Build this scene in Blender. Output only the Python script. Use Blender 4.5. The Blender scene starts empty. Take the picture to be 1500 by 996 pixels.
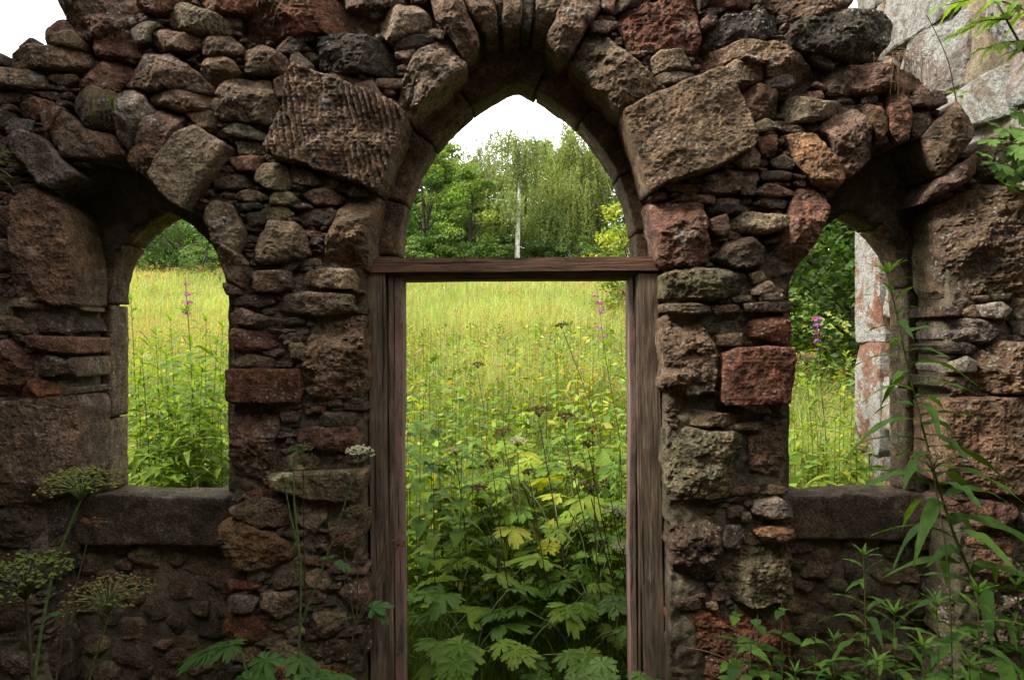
import bpy, math, random
import numpy as np
from mathutils import Vector, Matrix, Euler

# ------------------------------------------------------------------ scene, camera, sky, sun, exposure
S = bpy.context.scene
COL = S.collection
rad = math.radians
CAM_Y, CAM_Z, F = -2.8, 1.68, 1000.0          # camera 2.8 m inside the wall, eye height 1.68 m, 24 mm lens

cam_d = bpy.data.cameras.new('camera')
cam_d.lens = 24.0
cam_d.sensor_width = 36.0
cam_d.clip_start = 0.05
cam_d.clip_end = 600.0
cam = bpy.data.objects.new('camera', cam_d)
cam.location = (0, CAM_Y, CAM_Z)
cam.rotation_euler = (rad(90), 0, 0)
COL.objects.link(cam)
S.camera = cam

SUN_EL, SUN_AZ = 46.0, 252.0                  # azimuth from +Y (beyond the wall) towards +X
w = bpy.data.worlds.new('World')
S.world = w
w.use_nodes = True
nt = w.node_tree
nt.nodes.clear()
n_out = nt.nodes.new('ShaderNodeOutputWorld')
n_bg = nt.nodes.new('ShaderNodeBackground')
n_sky = nt.nodes.new('ShaderNodeTexSky')
n_sky.sky_type = 'NISHITA'
n_sky.sun_disc = False
n_sky.sun_elevation = rad(SUN_EL)
n_sky.sun_rotation = rad(SUN_AZ)
n_sky.air_density = 1.0
n_sky.dust_density = 3.0
n_tc = nt.nodes.new('ShaderNodeTexCoord')
n_map = nt.nodes.new('ShaderNodeMapping')
n_map.inputs['Scale'].default_value = (1, 1, 2.2)
n_noise = nt.nodes.new('ShaderNodeTexNoise')
n_noise.inputs['Scale'].default_value = 2.3
n_noise.inputs['Detail'].default_value = 6
n_ramp = nt.nodes.new('ShaderNodeValToRGB')
n_ramp.color_ramp.elements[0].position = 0.32
n_ramp.color_ramp.elements[0].color = (8.7, 8.7, 8.8, 1)
n_ramp.color_ramp.elements[1].position = 0.7
n_ramp.color_ramp.elements[1].color = (11.0, 10.8, 10.4, 1)
n_mix = nt.nodes.new('ShaderNodeMix')
n_mix.data_type = 'RGBA'
n_mix.inputs['Factor'].default_value = 0.93   # a closed white cloud layer, a little blue through it
L = nt.links.new
L(n_tc.outputs['Generated'], n_map.inputs['Vector'])
L(n_map.outputs['Vector'], n_noise.inputs['Vector'])
L(n_noise.outputs['Fac'], n_ramp.inputs['Fac'])
L(n_sky.outputs['Color'], n_mix.inputs['A'])
L(n_ramp.outputs['Color'], n_mix.inputs['B'])
L(n_mix.outputs['Result'], n_bg.inputs['Color'])
n_bg.inputs['Strength'].default_value = 0.075
L(n_bg.outputs['Background'], n_out.inputs['Surface'])

sun_d = bpy.data.lights.new('sun', 'SUN')
sun_d.energy = 3.0
sun_d.angle = rad(16)
sun_d.color = (1.0, 0.96, 0.88)
sun = bpy.data.objects.new('sun', sun_d)
_d = Vector((math.sin(rad(SUN_AZ)) * math.cos(rad(SUN_EL)), math.cos(rad(SUN_AZ)) * math.cos(rad(SUN_EL)), math.sin(rad(SUN_EL))))
sun.rotation_euler = (-_d).to_track_quat('-Z', 'Y').to_euler()
sun.location = (0, 0, 12)
COL.objects.link(sun)

vs = S.view_settings
S.display_settings.display_device = 'sRGB'
vs.view_transform = 'Standard'
vs.look = 'None'
vs.exposure = 2.15
vs.gamma = 1.0
vs.use_curve_mapping = False
S.render.engine = 'CYCLES'
S.cycles.max_bounces = 8
S.cycles.diffuse_bounces = 4
S.cycles.glossy_bounces = 2
S.cycles.transmission_bounces = 6
S.cycles.use_denoising = True
S.cycles.caustics_reflective = False
S.cycles.caustics_refractive = False

# ------------------------------------------------------------------ helpers
def at(px, py, Y):
    """point seen at photo pixel (px, py), Y metres in front of the camera"""
    return np.array([(px - 750) / F * Y, Y + CAM_Y, CAM_Z - (py - 498) / F * Y])

def wall_xz(pts, Y=2.8):
    return np.array([[(x - 750) / F * Y, CAM_Z - (y - 498) / F * Y] for x, y in pts])

_pr = np.random.RandomState(77)
_PERM = np.tile(_pr.permutation(1024), 3).astype(np.int32)
_VAL = _pr.uniform(-1, 1, 1024)

def vnoise(p, seed=0):
    i = np.floor(p)
    f = p - i
    i = (i.astype(np.int64) + np.array([seed * 37, seed * 101, seed * 13])) & 1023
    f = f * f * f * (f * (f * 6 - 15) + 10)
    a = _PERM[i[:, 0]]; b_ = _PERM[(i[:, 0] + 1)]
    y0, y1, z0, z1 = i[:, 1], i[:, 1] + 1, i[:, 2], i[:, 2] + 1
    fx, fy, fz = f[:, 0], f[:, 1], f[:, 2]
    def line(h):
        v0 = _VAL[_PERM[h + z0]]
        return v0 + (_VAL[_PERM[h + z1]] - v0) * fz
    aa, ab, ba, bb = line(_PERM[a + y0]), line(_PERM[a + y1]), line(_PERM[b_ + y0]), line(_PERM[b_ + y1])
    l0 = aa + (ab - aa) * fy
    l1 = ba + (bb - ba) * fy
    return l0 + (l1 - l0) * fx

def fbm(p, octv=4, seed=0, gain=0.5, ridged=False):
    a, s, r = 1.0, 0.0, 0
    for o in range(octv):
        n = vnoise(p, seed + o * 17)
        if ridged:
            n = 1 - 2 * np.abs(n)
        r = r + a * n
        s += a
        a *= gain
        p = p * 2.07 + 11.3
    return r / s

def mesh_np(name, V, quads=None, tris=None, smooth=True, mat=None, col=None):
    me = bpy.data.meshes.new(name)
    V = np.asarray(V, np.float32)
    fl, st, tot = [], [], []
    off = 0
    for f, k in ((quads, 4), (tris, 3)):
        if f is not None and len(f):
            f = np.asarray(f, np.int32)
            fl.append(f.ravel())
            st.append(off + np.arange(len(f), dtype=np.int32) * k)
            tot.append(np.full(len(f), k, np.int32))
            off += f.size
    fl = np.concatenate(fl); st = np.concatenate(st); tot = np.concatenate(tot)
    me.vertices.add(len(V)); me.vertices.foreach_set('co', V.ravel())
    me.loops.add(len(fl)); me.loops.foreach_set('vertex_index', fl)
    me.polygons.add(len(st)); me.polygons.foreach_set('loop_start', st); me.polygons.foreach_set('loop_total', tot)
    me.polygons.foreach_set('use_smooth', np.full(len(st), smooth, bool))
    if col is not None:
        a = me.color_attributes.new('Col', 'FLOAT_COLOR', 'POINT')
        c = np.ones((len(V), 4), np.float32); c[:, :col.shape[1]] = col
        a.data.foreach_set('color', c.ravel())
    me.update(calc_edges=True)
    if mat is not None:
        me.materials.append(mat)
    return me

def obj(name, me, parent=None, loc=(0, 0, 0), color=None, kind=None):
    o = bpy.data.objects.new(name, me)
    COL.objects.link(o)
    o.location = loc
    if parent is not None:
        o.parent = parent
    if color is not None:
        o.color = color
    if kind:
        o['kind'] = kind
    return o

def thing(name, label, cat, loc=(0, 0, 0), group=None):
    o = bpy.data.objects.new(name, None)
    o.empty_display_size = 0.1
    COL.objects.link(o)
    o.location = loc
    o['label'] = label
    o['category'] = cat
    o['kind'] = 'thing'
    if group:
        o['group'] = group
    return o

def tag(o, label, cat, group=None):
    o['label'] = label; o['category'] = cat; o['kind'] = 'thing'
    if group: o['group'] = group
    return o

def join_parts(parts):
    """parts: list of (V, quads, tris) -> one"""
    Vs, Q, T, n = [], [], [], 0
    for V, q, t in parts:
        Vs.append(V)
        if q is not None and len(q): Q.append(np.asarray(q) + n)
        if t is not None and len(t): T.append(np.asarray(t) + n)
        n += len(V)
    return np.concatenate(Vs), (np.concatenate(Q) if Q else None), (np.concatenate(T) if T else None)

# ------------------------------------------------------------------ materials
def new_mat(name):
    m = bpy.data.materials.new(name)
    m.use_nodes = True
    nt = m.node_tree
    nt.nodes.clear()
    out = nt.nodes.new('ShaderNodeOutputMaterial')
    return m, nt, out

class NB:
    """tiny node builder"""
    def __init__(s, nt): s.nt = nt
    def n(s, t, **kw):
        nd = s.nt.nodes.new('ShaderNode' + t)
        for k, v in kw.items(): setattr(nd, k, v)
        return nd
    def l(s, a, b): s.nt.links.new(a, b)
    def noise(s, vec, scale, detail=4, rough=0.55, dist=0.0):
        nd = s.n('TexNoise')
        nd.inputs['Scale'].default_value = scale
        nd.inputs['Detail'].default_value = detail
        nd.inputs['Roughness'].default_value = rough
        nd.inputs['Distortion'].default_value = dist
        s.l(vec, nd.inputs['Vector'])
        return nd.outputs['Fac']
    def ramp(s, fac, p0, p1, c0=(0, 0, 0, 1), c1=(1, 1, 1, 1)):
        nd = s.n('ValToRGB')
        e = nd.color_ramp.elements
        e[0].position, e[1].position = p0, p1
        e[0].color, e[1].color = c0, c1
        s.l(fac, nd.inputs['Fac'])
        return nd.outputs['Color']
    def mix(s, fac, a, b, mode='MIX'):
        nd = s.n('Mix', data_type='RGBA', blend_type=mode)
        for v, k in ((fac, 'Factor'), (a, 'A'), (b, 'B')):
            if hasattr(v, 'links') or hasattr(v, 'is_linked'): s.l(v, nd.inputs[k])
            elif k == 'Factor': nd.inputs[k].default_value = v
            else: nd.inputs[k].default_value = v
        return nd.outputs['Result']
    def math(s, op, a, b=None):
        nd = s.n('Math', operation=op)
        for i, v in enumerate((a, b)):
            if v is None: continue
            if hasattr(v, 'is_linked'): s.l(v, nd.inputs[i])
            else: nd.inputs[i].default_value = v
        return nd.outputs[0]
    def bsdf(s, color, rough, normal=None, spec=0.3):
        nd = s.n('BsdfPrincipled')
        if hasattr(color, 'is_linked'): s.l(color, nd.inputs['Base Color'])
        else: nd.inputs['Base Color'].default_value = color
        if hasattr(rough, 'is_linked'): s.l(rough, nd.inputs['Roughness'])
        else: nd.inputs['Roughness'].default_value = rough
        nd.inputs['Specular IOR Level'].default_value = spec
        if normal is not None: s.l(normal, nd.inputs['Normal'])
        return nd.outputs[0]
    def bump(s, h, strength, dist, normal=None):
        nd = s.n('Bump')
        nd.inputs['Strength'].default_value = strength
        nd.inputs['Distance'].default_value = dist
        s.l(h, nd.inputs['Height'])
        if normal is not None: s.l(normal, nd.inputs['Normal'])
        return nd.outputs[0]
    def objvec(s, scale=(1, 1, 1)):
        tc = s.n('TexCoord'); oi = s.n('ObjectInfo')
        mul = s.n('VectorMath', operation='SCALE')
        cmb = s.n('CombineXYZ')
        s.l(oi.outputs['Random'], cmb.inputs[0]); s.l(oi.outputs['Random'], cmb.inputs[1]); s.l(oi.outputs['Random'], cmb.inputs[2])
        s.l(cmb.outputs[0], mul.inputs[0]); mul.inputs['Scale'].default_value = 57.0
        add = s.n('VectorMath', operation='ADD')
        s.l(tc.outputs['Object'], add.inputs[0]); s.l(mul.outputs[0], add.inputs[1])
        if scale != (1, 1, 1):
            mp = s.n('Mapping'); mp.inputs['Scale'].default_value = scale
            s.l(add.outputs[0], mp.inputs['Vector'])
            return mp.outputs[0], oi
        return add.outputs[0], oi

def stone_mat(name, lichen=1.0, tool=0.0, algae=0.35):
    """weathered sandstone: the stone's own colour (object colour), grey lichen flecks (object alpha = amount), algae film"""
    m, nt, out = new_mat(name)
    b = NB(nt)
    v, oi = b.objvec()
    base = oi.outputs['Color']
    big = b.noise(v, 5.0, 5, 0.62, 0.4)
    med = b.noise(v, 19.0, 6, 0.65)
    fine = b.noise(v, 95.0, 5, 0.7)
    c = b.mix(1.0, base, b.ramp(big, 0.28, 0.72, (0.5, 0.5, 0.52, 1), (1.45, 1.4, 1.34, 1)), 'MULTIPLY')
    c = b.mix(1.0, c, b.ramp(med, 0.34, 0.68, (0.40, 0.38, 0.37, 1), (1.62, 1.62, 1.6, 1)), 'MULTIPLY')
    c = b.mix(1.0, c, b.ramp(fine, 0.36, 0.66, (0.42, 0.42, 0.42, 1), (1.65, 1.65, 1.65, 1)), 'MULTIPLY')
    # rusty iron patches and black crust
    rust = b.ramp(b.noise(v, 7.5, 4, 0.6, 0.6), 0.56, 0.72)
    c = b.mix(b.math('MULTIPLY', rust, 0.45), c, (0.16, 0.062, 0.035, 1))
    crust = b.ramp(b.noise(v, 3.6, 6, 0.7, 0.8), 0.55, 0.72)
    c = b.mix(b.math('MULTIPLY', crust, 0.6), c, (0.035, 0.032, 0.03, 1))
    if algae > 0:
        geo = b.n('NewGeometry'); sep = b.n('SeparateXYZ'); b.l(geo.outputs['Normal'], sep.inputs[0])
        al = b.ramp(b.noise(v, 4.2, 5, 0.6, 0.3), 0.4, 0.68)
        c = b.mix(b.math('MULTIPLY', al, algae), c, (0.085, 0.08, 0.032, 1))
    if lichen > 0:
        vor = b.n('TexVoronoi'); vor.inputs['Scale'].default_value = 46.0
        wv = b.n('VectorMath', operation='ADD'); b.l(v, wv.inputs[0])
        nz = b.n('TexNoise'); nz.inputs['Scale'].default_value = 60; b.l(v, nz.inputs['Vector'])
        sc = b.n('VectorMath', operation='SCALE'); sc.inputs['Scale'].default_value = 0.012
        b.l(nz.outputs['Color'], sc.inputs[0]); b.l(sc.outputs[0], wv.inputs[1]); b.l(wv.outputs[0], vor.inputs['Vector'])
        spots = b.ramp(vor.outputs['Distance'], 0.2, 0.3, (1, 1, 1, 1), (0, 0, 0, 1))
        zone = b.ramp(b.noise(v, 6.5, 4, 0.6), 0.46, 0.6)
        patch = b.ramp(b.noise(v, 13.0, 7, 0.75, 0.5), 0.57, 0.68)
        f1 = b.math('MULTIPLY', spots, zone)
        f2 = b.math('MULTIPLY', b.math('MAXIMUM', f1, b.math('MULTIPLY', patch, 0.8)), oi.outputs['Alpha'])
        c = b.mix(b.math('MULTIPLY', f2, lichen), c, (0.46, 0.43, 0.37, 1))
    h = b.math('ADD', b.math('MULTIPLY', med, 1.0), b.math('MULTIPLY', fine, 0.6))
    h = b.math('ADD', h, b.math('MULTIPLY', b.noise(v, 240.0, 3, 0.6), 0.2))
    nrm = b.bump(h, 1.0, 0.042)
    if tool > 0:
        tv, _ = b.objvec((6, 6, 190))
        nrm = b.bump(b.noise(tv, 1.0, 2, 0.4), tool, 0.006, nrm)
    b.l(b.bsdf(c, 0.86, nrm, 0.25), out.inputs['Surface'])
    return m

def mortar_mat():
    m, nt, out = new_mat('lime_mortar')
    b = NB(nt)
    tc = b.n('TexCoord'); v = tc.outputs['Object']
    big = b.noise(v, 4.0, 6, 0.65, 0.5); med = b.noise(v, 30.0, 6, 0.7); fine = b.noise(v, 130.0, 4, 0.7)
    c = b.ramp(big, 0.35, 0.66, (0.085, 0.064, 0.045, 1), (0.29, 0.235, 0.165, 1))
    c = b.mix(1.0, c, b.ramp(med, 0.3, 0.7, (0.5, 0.5, 0.5, 1), (1.5, 1.5, 1.5, 1)), 'MULTIPLY')
    al = b.ramp(b.noise(v, 2.6, 5, 0.6, 0.3), 0.42, 0.64)
    c = b.mix(b.math('MULTIPLY', al, 0.4), c, (0.08, 0.078, 0.034, 1))
    h = b.math('ADD', med, b.math('MULTIPLY', fine, 0.5))
    b.l(b.bsdf(c, 0.95, b.bump(h, 1.0, 0.03), 0.1), out.inputs['Surface'])
    return m

def timber_mat(name, dark, light, paint=None):
    """weathered timber: grain along local Z; remnants of old paint"""
    m, nt, out = new_mat(name)
    b = NB(nt)
    v, oi = b.objvec((1, 1, 0.05))
    v2, _ = b.objvec((1, 1, 0.22))
    grain = b.noise(v, 120.0, 4, 0.65, 0.3)
    wide = b.noise(v2, 22.0, 5, 0.6, 0.5)
    c = b.ramp(wide, 0.3, 0.72, dark + (1,), light + (1,))
    c = b.mix(1.0, c, b.ramp(grain, 0.32, 0.68, (0.45, 0.45, 0.45, 1), (1.35, 1.35, 1.35, 1)), 'MULTIPLY')
    if paint:
        v3, _ = b.objvec((1, 1, 0.3))
        p = b.ramp(b.noise(v3, 16.0, 6, 0.7, 0.4), 0.45, 0.52)
        c = b.mix(b.math('MULTIPLY', p, 0.85), c, paint + (1,))
    sc = b.ramp(b.noise(b.objvec((1, 1, 0.12))[0], 70, 3, 0.6), 0.66, 0.71)
    c = b.mix(b.math('MULTIPLY', sc, 0.6), c, (0.36, 0.31, 0.25, 1))
    crack = b.ramp(b.noise(b.objvec((1, 1, 0.025))[0], 55, 3, 0.55, 0.2), 0.64, 0.67)
    c = b.mix(b.math('MULTIPLY', crack, 0.9), c, (0.012, 0.009, 0.007, 1))
    stain = b.ramp(b.noise(b.objvec((1, 1, 0.6))[0], 5, 5, 0.65), 0.5, 0.7)
    c = b.mix(b.math('MULTIPLY', stain, 0.55), c, (0.05, 0.036, 0.026, 1))
    h = b.math('SUBTRACT', b.math('ADD', grain, b.math('MULTIPLY', wide, 0.6)), b.math('MULTIPLY', crack, 1.5))
    b.l(b.bsdf(c, 0.72, b.bump(h, 0.8, 0.006), 0.3), out.inputs['Surface'])
    return m

def leaf_mat(name, source='object', tint=(1, 1, 1), trans=0.42, gloss=0.12, base=None):
    """leaf: diffuse + light coming through + a little sheen; the leaf's own colour from the object or a vertex attribute"""
    m, nt, out = new_mat(name)
    b = NB(nt)
    if source == 'object':
        oi = b.n('ObjectInfo'); c = oi.outputs['Color']
        tc = b.n('TexCoord')
        nz = b.noise(tc.outputs['Object'], 14.0, 4, 0.6)
        c = b.mix(1.0, c, b.ramp(nz, 0.3, 0.7, (0.72, 0.76, 0.7, 1), (1.25, 1.2, 1.15, 1)), 'MULTIPLY')
        vein = b.n('TexWave', wave_type='BANDS', bands_direction='DIAGONAL')
        vein.inputs['Scale'].default_value = 26.0
        vein.inputs['Distortion'].default_value = 1.2
        b.l(tc.outputs['Object'], vein.inputs['Vector'])
        nrm = b.bump(vein.outputs['Fac'], 0.25, 0.004)
    else:
        at_ = b.n('Attribute', attribute_name='Col'); c = at_.outputs['Color']
        nrm = None
    c = b.mix(1.0, c, tint + (1,), 'MULTIPLY')
    ct = b.mix(1.0, c, (1.45, 1.35, 0.4, 1), 'MULTIPLY')
    d = b.bsdf(c, 0.5, nrm, gloss)
    t = b.n('BsdfTranslucent'); b.l(ct, t.inputs['Color'])
    mx = b.n('MixShader'); mx.inputs[0].default_value = trans
    b.l(d, mx.inputs[1]); b.l(t.outputs[0], mx.inputs[2])
    b.l(mx.outputs[0], out.inputs['Surface'])
    return m

def plain_mat(name, c0, c1, scale=12.0, rough=0.85, bump=0.01, stretch=(1, 1, 1)):
    m, nt, out = new_mat(name)
    b = NB(nt)
    tc = b.n('TexCoord'); mp = b.n('Mapping'); mp.inputs['Scale'].default_value = stretch
    b.l(tc.outputs['Object'], mp.inputs['Vector'])
    n1 = b.noise(mp.outputs[0], scale, 6, 0.65, 0.3)
    n2 = b.noise(mp.outputs[0], scale * 6, 4, 0.6)
    c = b.mix(1.0, b.ramp(n1, 0.32, 0.68, c0 + (1,), c1 + (1,)), b.ramp(n2, 0.3, 0.7, (0.7, 0.7, 0.7, 1), (1.25, 1.25, 1.25, 1)), 'MULTIPLY')
    b.l(b.bsdf(c, rough, b.bump(n2, 0.8, bump), 0.2), out.inputs['Surface'])
    return m

M_STONE = stone_mat('weathered_sandstone')
M_DRESS = stone_mat('dressed_sandstone', lichen=0.9, tool=0.45, algae=0.5)
M_LICHEN = stone_mat('lichened_sandstone', lichen=1.6, algae=0.1)
M_MORTAR = mortar_mat()
M_FRAME = timber_mat('bare_oak', (0.075, 0.05, 0.033), (0.27, 0.195, 0.135))
M_STOP = timber_mat('red_painted_timber', (0.11, 0.075, 0.06), (0.34, 0.25, 0.21), (0.28, 0.155, 0.13))
M_IRON = plain_mat('rusty_iron', (0.03, 0.025, 0.022), (0.10, 0.055, 0.035), 30, 0.7)
from mathutils.geometry import delaunay_2d_cdt
# ------------------------------------------------------------------ the ruined wall
def chaikin(P, c=0.14):
    nx = np.roll(P, -1, 0)
    A = P * (1 - c) + nx * c
    B = P * c + nx * (1 - c)
    return np.stack([A, B], 1).reshape(-1, 2)

def resample(P, n):
    Q = np.vstack([P, P[:1]])
    d = np.r_[0, np.cumsum(np.hypot(*np.diff(Q, axis=0).T))]
    t = np.linspace(0, d[-1], n, endpoint=False)
    return np.stack([np.interp(t, d, Q[:, 0]), np.interp(t, d, Q[:, 1])], 1), d[-1]

def seg_dist(p, O):
    """distance of points p to closed polyline O"""
    A = O; B = np.roll(O, -1, 0)
    AB = B - A
    out = np.full(len(p), 1e9)
    L2 = (AB ** 2).sum(1) + 1e-12
    for k in range(0, len(p), 4000):
        q = p[k:k + 4000]
        t = np.clip(((q[:, None] - A) * AB).sum(2) / L2, 0, 1)
        dd = np.hypot(*np.moveaxis(q[:, None] - A - t[..., None] * AB, 2, 0))
        out[k:k + 4000] = dd.min(1)
    return out

def poly_area(P):
    x, z = P[:, 0], P[:, 1]
    return 0.5 * np.sum(x * np.roll(z, -1) - z * np.roll(x, -1))

def centroid(P):
    a = poly_area(P)
    x, z = P[:, 0], P[:, 1]
    cr = x * np.roll(z, -1) - z * np.roll(x, -1)
    return np.array([((x + np.roll(x, -1)) * cr).sum(), ((z + np.roll(z, -1)) * cr).sum()]) / (6 * a)

def stone_geo(P, seed, prot=0.02, back=0.2, rough=1.0, style='', step=0.010, tilt=None, chips=3):
    """a quarried or broken stone: outline P in the wall plane (x, z); front towards -y; local origin at its middle"""
    rnd = np.random.RandomState(seed)
    P = np.asarray(P, float)
    if poly_area(P) < 0: P = P[::-1]
    c = centroid(P)
    P = P - c
    size = math.sqrt(abs(poly_area(P)))
    O = chaikin(P, 0.06 if style else 0.08)
    O = O * (1 + 0.006 / max(size, 0.05))
    per = np.hypot(*np.diff(np.vstack([O, O[:1]]), axis=0).T).sum()
    n = int(np.clip(per / step, 16, 330))
    O, _ = resample(O, n)
    p3 = np.c_[O[:, 0], np.zeros(n), O[:, 1]] + seed * 1.37
    jit = min(0.010, size * 0.055) * rough * (0.5 if style == 'ashlar' else 1)
    rdir = O / (np.hypot(O[:, 0], O[:, 1])[:, None] + 1e-6)
    nj = max(5, int(per / 0.028))
    jag = np.interp(np.arange(n) / n * nj, np.arange(nj + 1), np.r_[(lambda r_: np.r_[r_, r_[:1]])(rnd.uniform(-1, 1, nj))])
    O = O + rdir * (fbm(p3 * 9, 2, seed)[:, None] * jit * 0.6 + jag[:, None] * jit * 0.6)
    lo, hi = O.min(0), O.max(0)
    hs = step * 1.05
    ux = np.arange(lo[0], hi[0], hs); uz = np.arange(lo[1], hi[1], hs * 0.866)
    GX, GZ = np.meshgrid(ux, uz)
    GX = GX + (np.arange(len(uz)) % 2)[:, None] * hs * 0.5
    I = np.c_[GX.ravel(), GZ.ravel()]
    I = I + rnd.uniform(-0.16, 0.16, I.shape) * hs
    ins = np.zeros(len(I), bool)
    for i_ in range(n):
        (xa, za), (xb, zb) = O[i_], O[(i_ + 1) % n]
        if za != zb: ins ^= ((za > I[:, 1]) != (zb > I[:, 1])) & (I[:, 0] < (xb - xa) * (I[:, 1] - za) / (zb - za) + xa)
    I = I[ins]
    dI = seg_dist(I, O) if len(I) else np.zeros(0)
    I, dI = I[dI > hs * 0.5], dI[dI > hs * 0.5]
    R = np.concatenate([O, I]); d = np.r_[np.zeros(n), dI]
    q3 = np.c_[R[:, 0], np.zeros(len(R)), R[:, 1]] + seed * 1.37
    er = min(0.010, size * 0.07) * (0.6 + 0.8 * rnd.rand())
    if style == 'ashlar': er = 0.007
    er = er * (1 + 0.9 * np.clip(fbm(q3 * 18, 2, seed + 3), -0.6, 1))
    e = 1 - np.clip(d / er, 0, 1)
    edge = er * (1 - np.sqrt(np.clip(1 - e * e, 0, 1)))
    if tilt is None:
        tilt = rnd.normal(0, 0.08, 2)
    wq = R + 0.2 * np.c_[vnoise(q3 * 12, seed + 41), vnoise(q3 * 12, seed + 43)] * min(0.03, size * 0.12)
    h = R @ np.asarray(tilt)                       # forward height of the face
    amp = min(0.033, size * 0.11) * rough
    # broken facets: the lowest of several slanting planes, warped a little
    flat = style in ('ashlar', 'tooled')
    nf = chips if flat else (chips + 4 if size > 0.09 else 3)
    a0 = rnd.rand() * 6.283
    for k_ in range(nf):
        a = a0 + k_ * 6.283 / nf + rnd.uniform(-0.5, 0.5)
        sl = rnd.uniform(0.12, 0.95) * (0.35 if flat else 1)
        off = size * rnd.uniform(0.10, 0.50) if not (flat or size < 0.09) else size * rnd.uniform(0.3, 0.6)
        h = np.minimum(h, -sl * (wq @ np.array([math.cos(a), math.sin(a)]) - off))
    h = np.maximum(h, -0.35 * size - 0.02)
    def ledge(n_, k_):                             # broken steps along the bedding
        t_ = n_ * k_
        f_ = np.floor(t_); r_ = np.clip((t_ - f_ - 0.5) * 4 + 0.5, 0, 1)
        return (f_ + r_) / k_
    fine = 0.22 * amp * fbm(q3 * 36, 3, seed + 8, 0.6) + 0.16 * amp * fbm(q3 * 60, 2, seed + 18, 0.6, True)
    if style == 'ashlar':
        h = h + 0.30 * amp * fbm(q3 * 7, 3, seed + 7) + 0.7 * fine + 0.25 * amp * ledge(fbm(q3 * 8, 3, seed + 77), 3)
    elif style == 'tooled':
        ang = 0.16
        u = R[:, 0] * math.cos(ang) + R[:, 1] * math.sin(ang)
        wob = 0.012 * fbm(q3 * 10, 3, seed + 2)
        h = 0.4 * h + 0.0070 * np.sin((u + wob + 0.008 * vnoise(q3 * np.array([22.0, 1, 5]), seed + 66)) * 2 * math.pi / 0.024) * np.clip(0.8 + 1.7 * fbm(q3 * 5, 3, seed + 4), 0.15, 1.4) + 0.4 * amp * fbm(q3 * 12, 3, seed + 9) + 0.9 * fine
    elif style == 'pitted':
        h = h + 0.8 * amp * fbm(q3 * 12, 4, seed + 7, 0.6) - 0.7 * amp * np.clip(fbm(q3 * 17, 3, seed + 12) - 0.12, 0, 0.6) * 2 + 1.3 * fine
    else:
        st = np.c_[R[:, 0] * 3, np.zeros(len(R)), R[:, 1] * 15 + 4 * R[:, 0] * rnd.uniform(-1, 1)] + seed * 2.1
        h = h + 0.40 * amp * fbm(q3 * 8, 4, seed + 7, 0.6) + 0.55 * amp * ledge(fbm(q3 * 7, 3, seed + 21, 0.6), 4) + 0.45 * amp * ledge(fbm(st, 3, seed + 6), 5) + 1.2 * fine
    y = -(prot + h) + edge
    y = np.minimum(y, back - 0.03)
    res = delaunay_2d_cdt([Vector(v_) for v_ in R.tolist()], [(i_, (i_ + 1) % n) for i_ in range(n)], [], 1, 1e-6)
    if len(res[0]) != len(R):                       # outline crossed itself: drop the doubled points
        src = [o_[0] if o_ else 0 for o_ in res[3]]
    else:
        src = list(range(len(R)))
    T_ = np.array([[src[f_[0]], src[f_[1]], src[f_[2]]] for f_ in res[2] if len(f_) == 3])
    A_, B_, C_ = R[T_[:, 0]], R[T_[:, 1]], R[T_[:, 2]]
    ar = (B_[:, 0] - A_[:, 0]) * (C_[:, 1] - A_[:, 1]) - (B_[:, 1] - A_[:, 1]) * (C_[:, 0] - A_[:, 0])
    T_ = np.where((ar < 0)[:, None], T_[:, ::-1], T_)
    V = [np.c_[R[:, 0], y, R[:, 1]]]
    quads, tris = [], [T_]
    idx = np.arange(n); nx = (idx + 1) % n
    base = len(R)
    prev = idx
    nb = max(2, int(back / 0.035))
    y0 = y[:n]
    for k in range(1, nb + 1):
        t = k / nb
        yy = y0 + (back - y0) * t
        sh = 1 + 0.012 * math.sin(t * 3.1) - 0.05 * t * t
        sp = np.c_[O[:, 0] * sh, yy, O[:, 1] * sh]
        nz = fbm((sp + seed * 1.37) * 16, 3, seed + 14)[:, None]
        sp[:, [0, 2]] += rdir * nz * jit * 0.8
        V.append(sp)
        cur = base + (k - 1) * n + idx
        cnx = base + (k - 1) * n + nx
        quads.append(np.c_[prev, cur, cnx, np.roll(prev, -1)])
        prev = cur
    return np.concatenate(V), np.concatenate(quads), np.concatenate(tris), c

# palette: real base colours (linear); 4th value: how much lichen grows on it
PAL = {
    'r': (0.195, 0.106, 0.072), 'R': (0.195, 0.086, 0.052), 'b': (0.190, 0.130, 0.090), 't': (0.240, 0.185, 0.128),
    'g': (0.165, 0.150, 0.128), 'd': (0.105, 0.078, 0.058), 'k': (0.058, 0.050, 0.043), 'w': (0.29, 0.26, 0.215), 'o': (0.215, 0.122, 0.068),
    'G': (0.175, 0.150, 0.092),
}
def pal(k, rnd, lich=None):
    c = np.array(PAL[k]) * np.array([1.22, 1.13, 1.06]) * rnd.uniform(0.85, 1.2)
    c = c * (1 + rnd.normal(0, 0.04, 3))
    return (c[0], c[1], c[2], (rnd.uniform(0.35, 1.0) if lich is None else lich))

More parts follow.
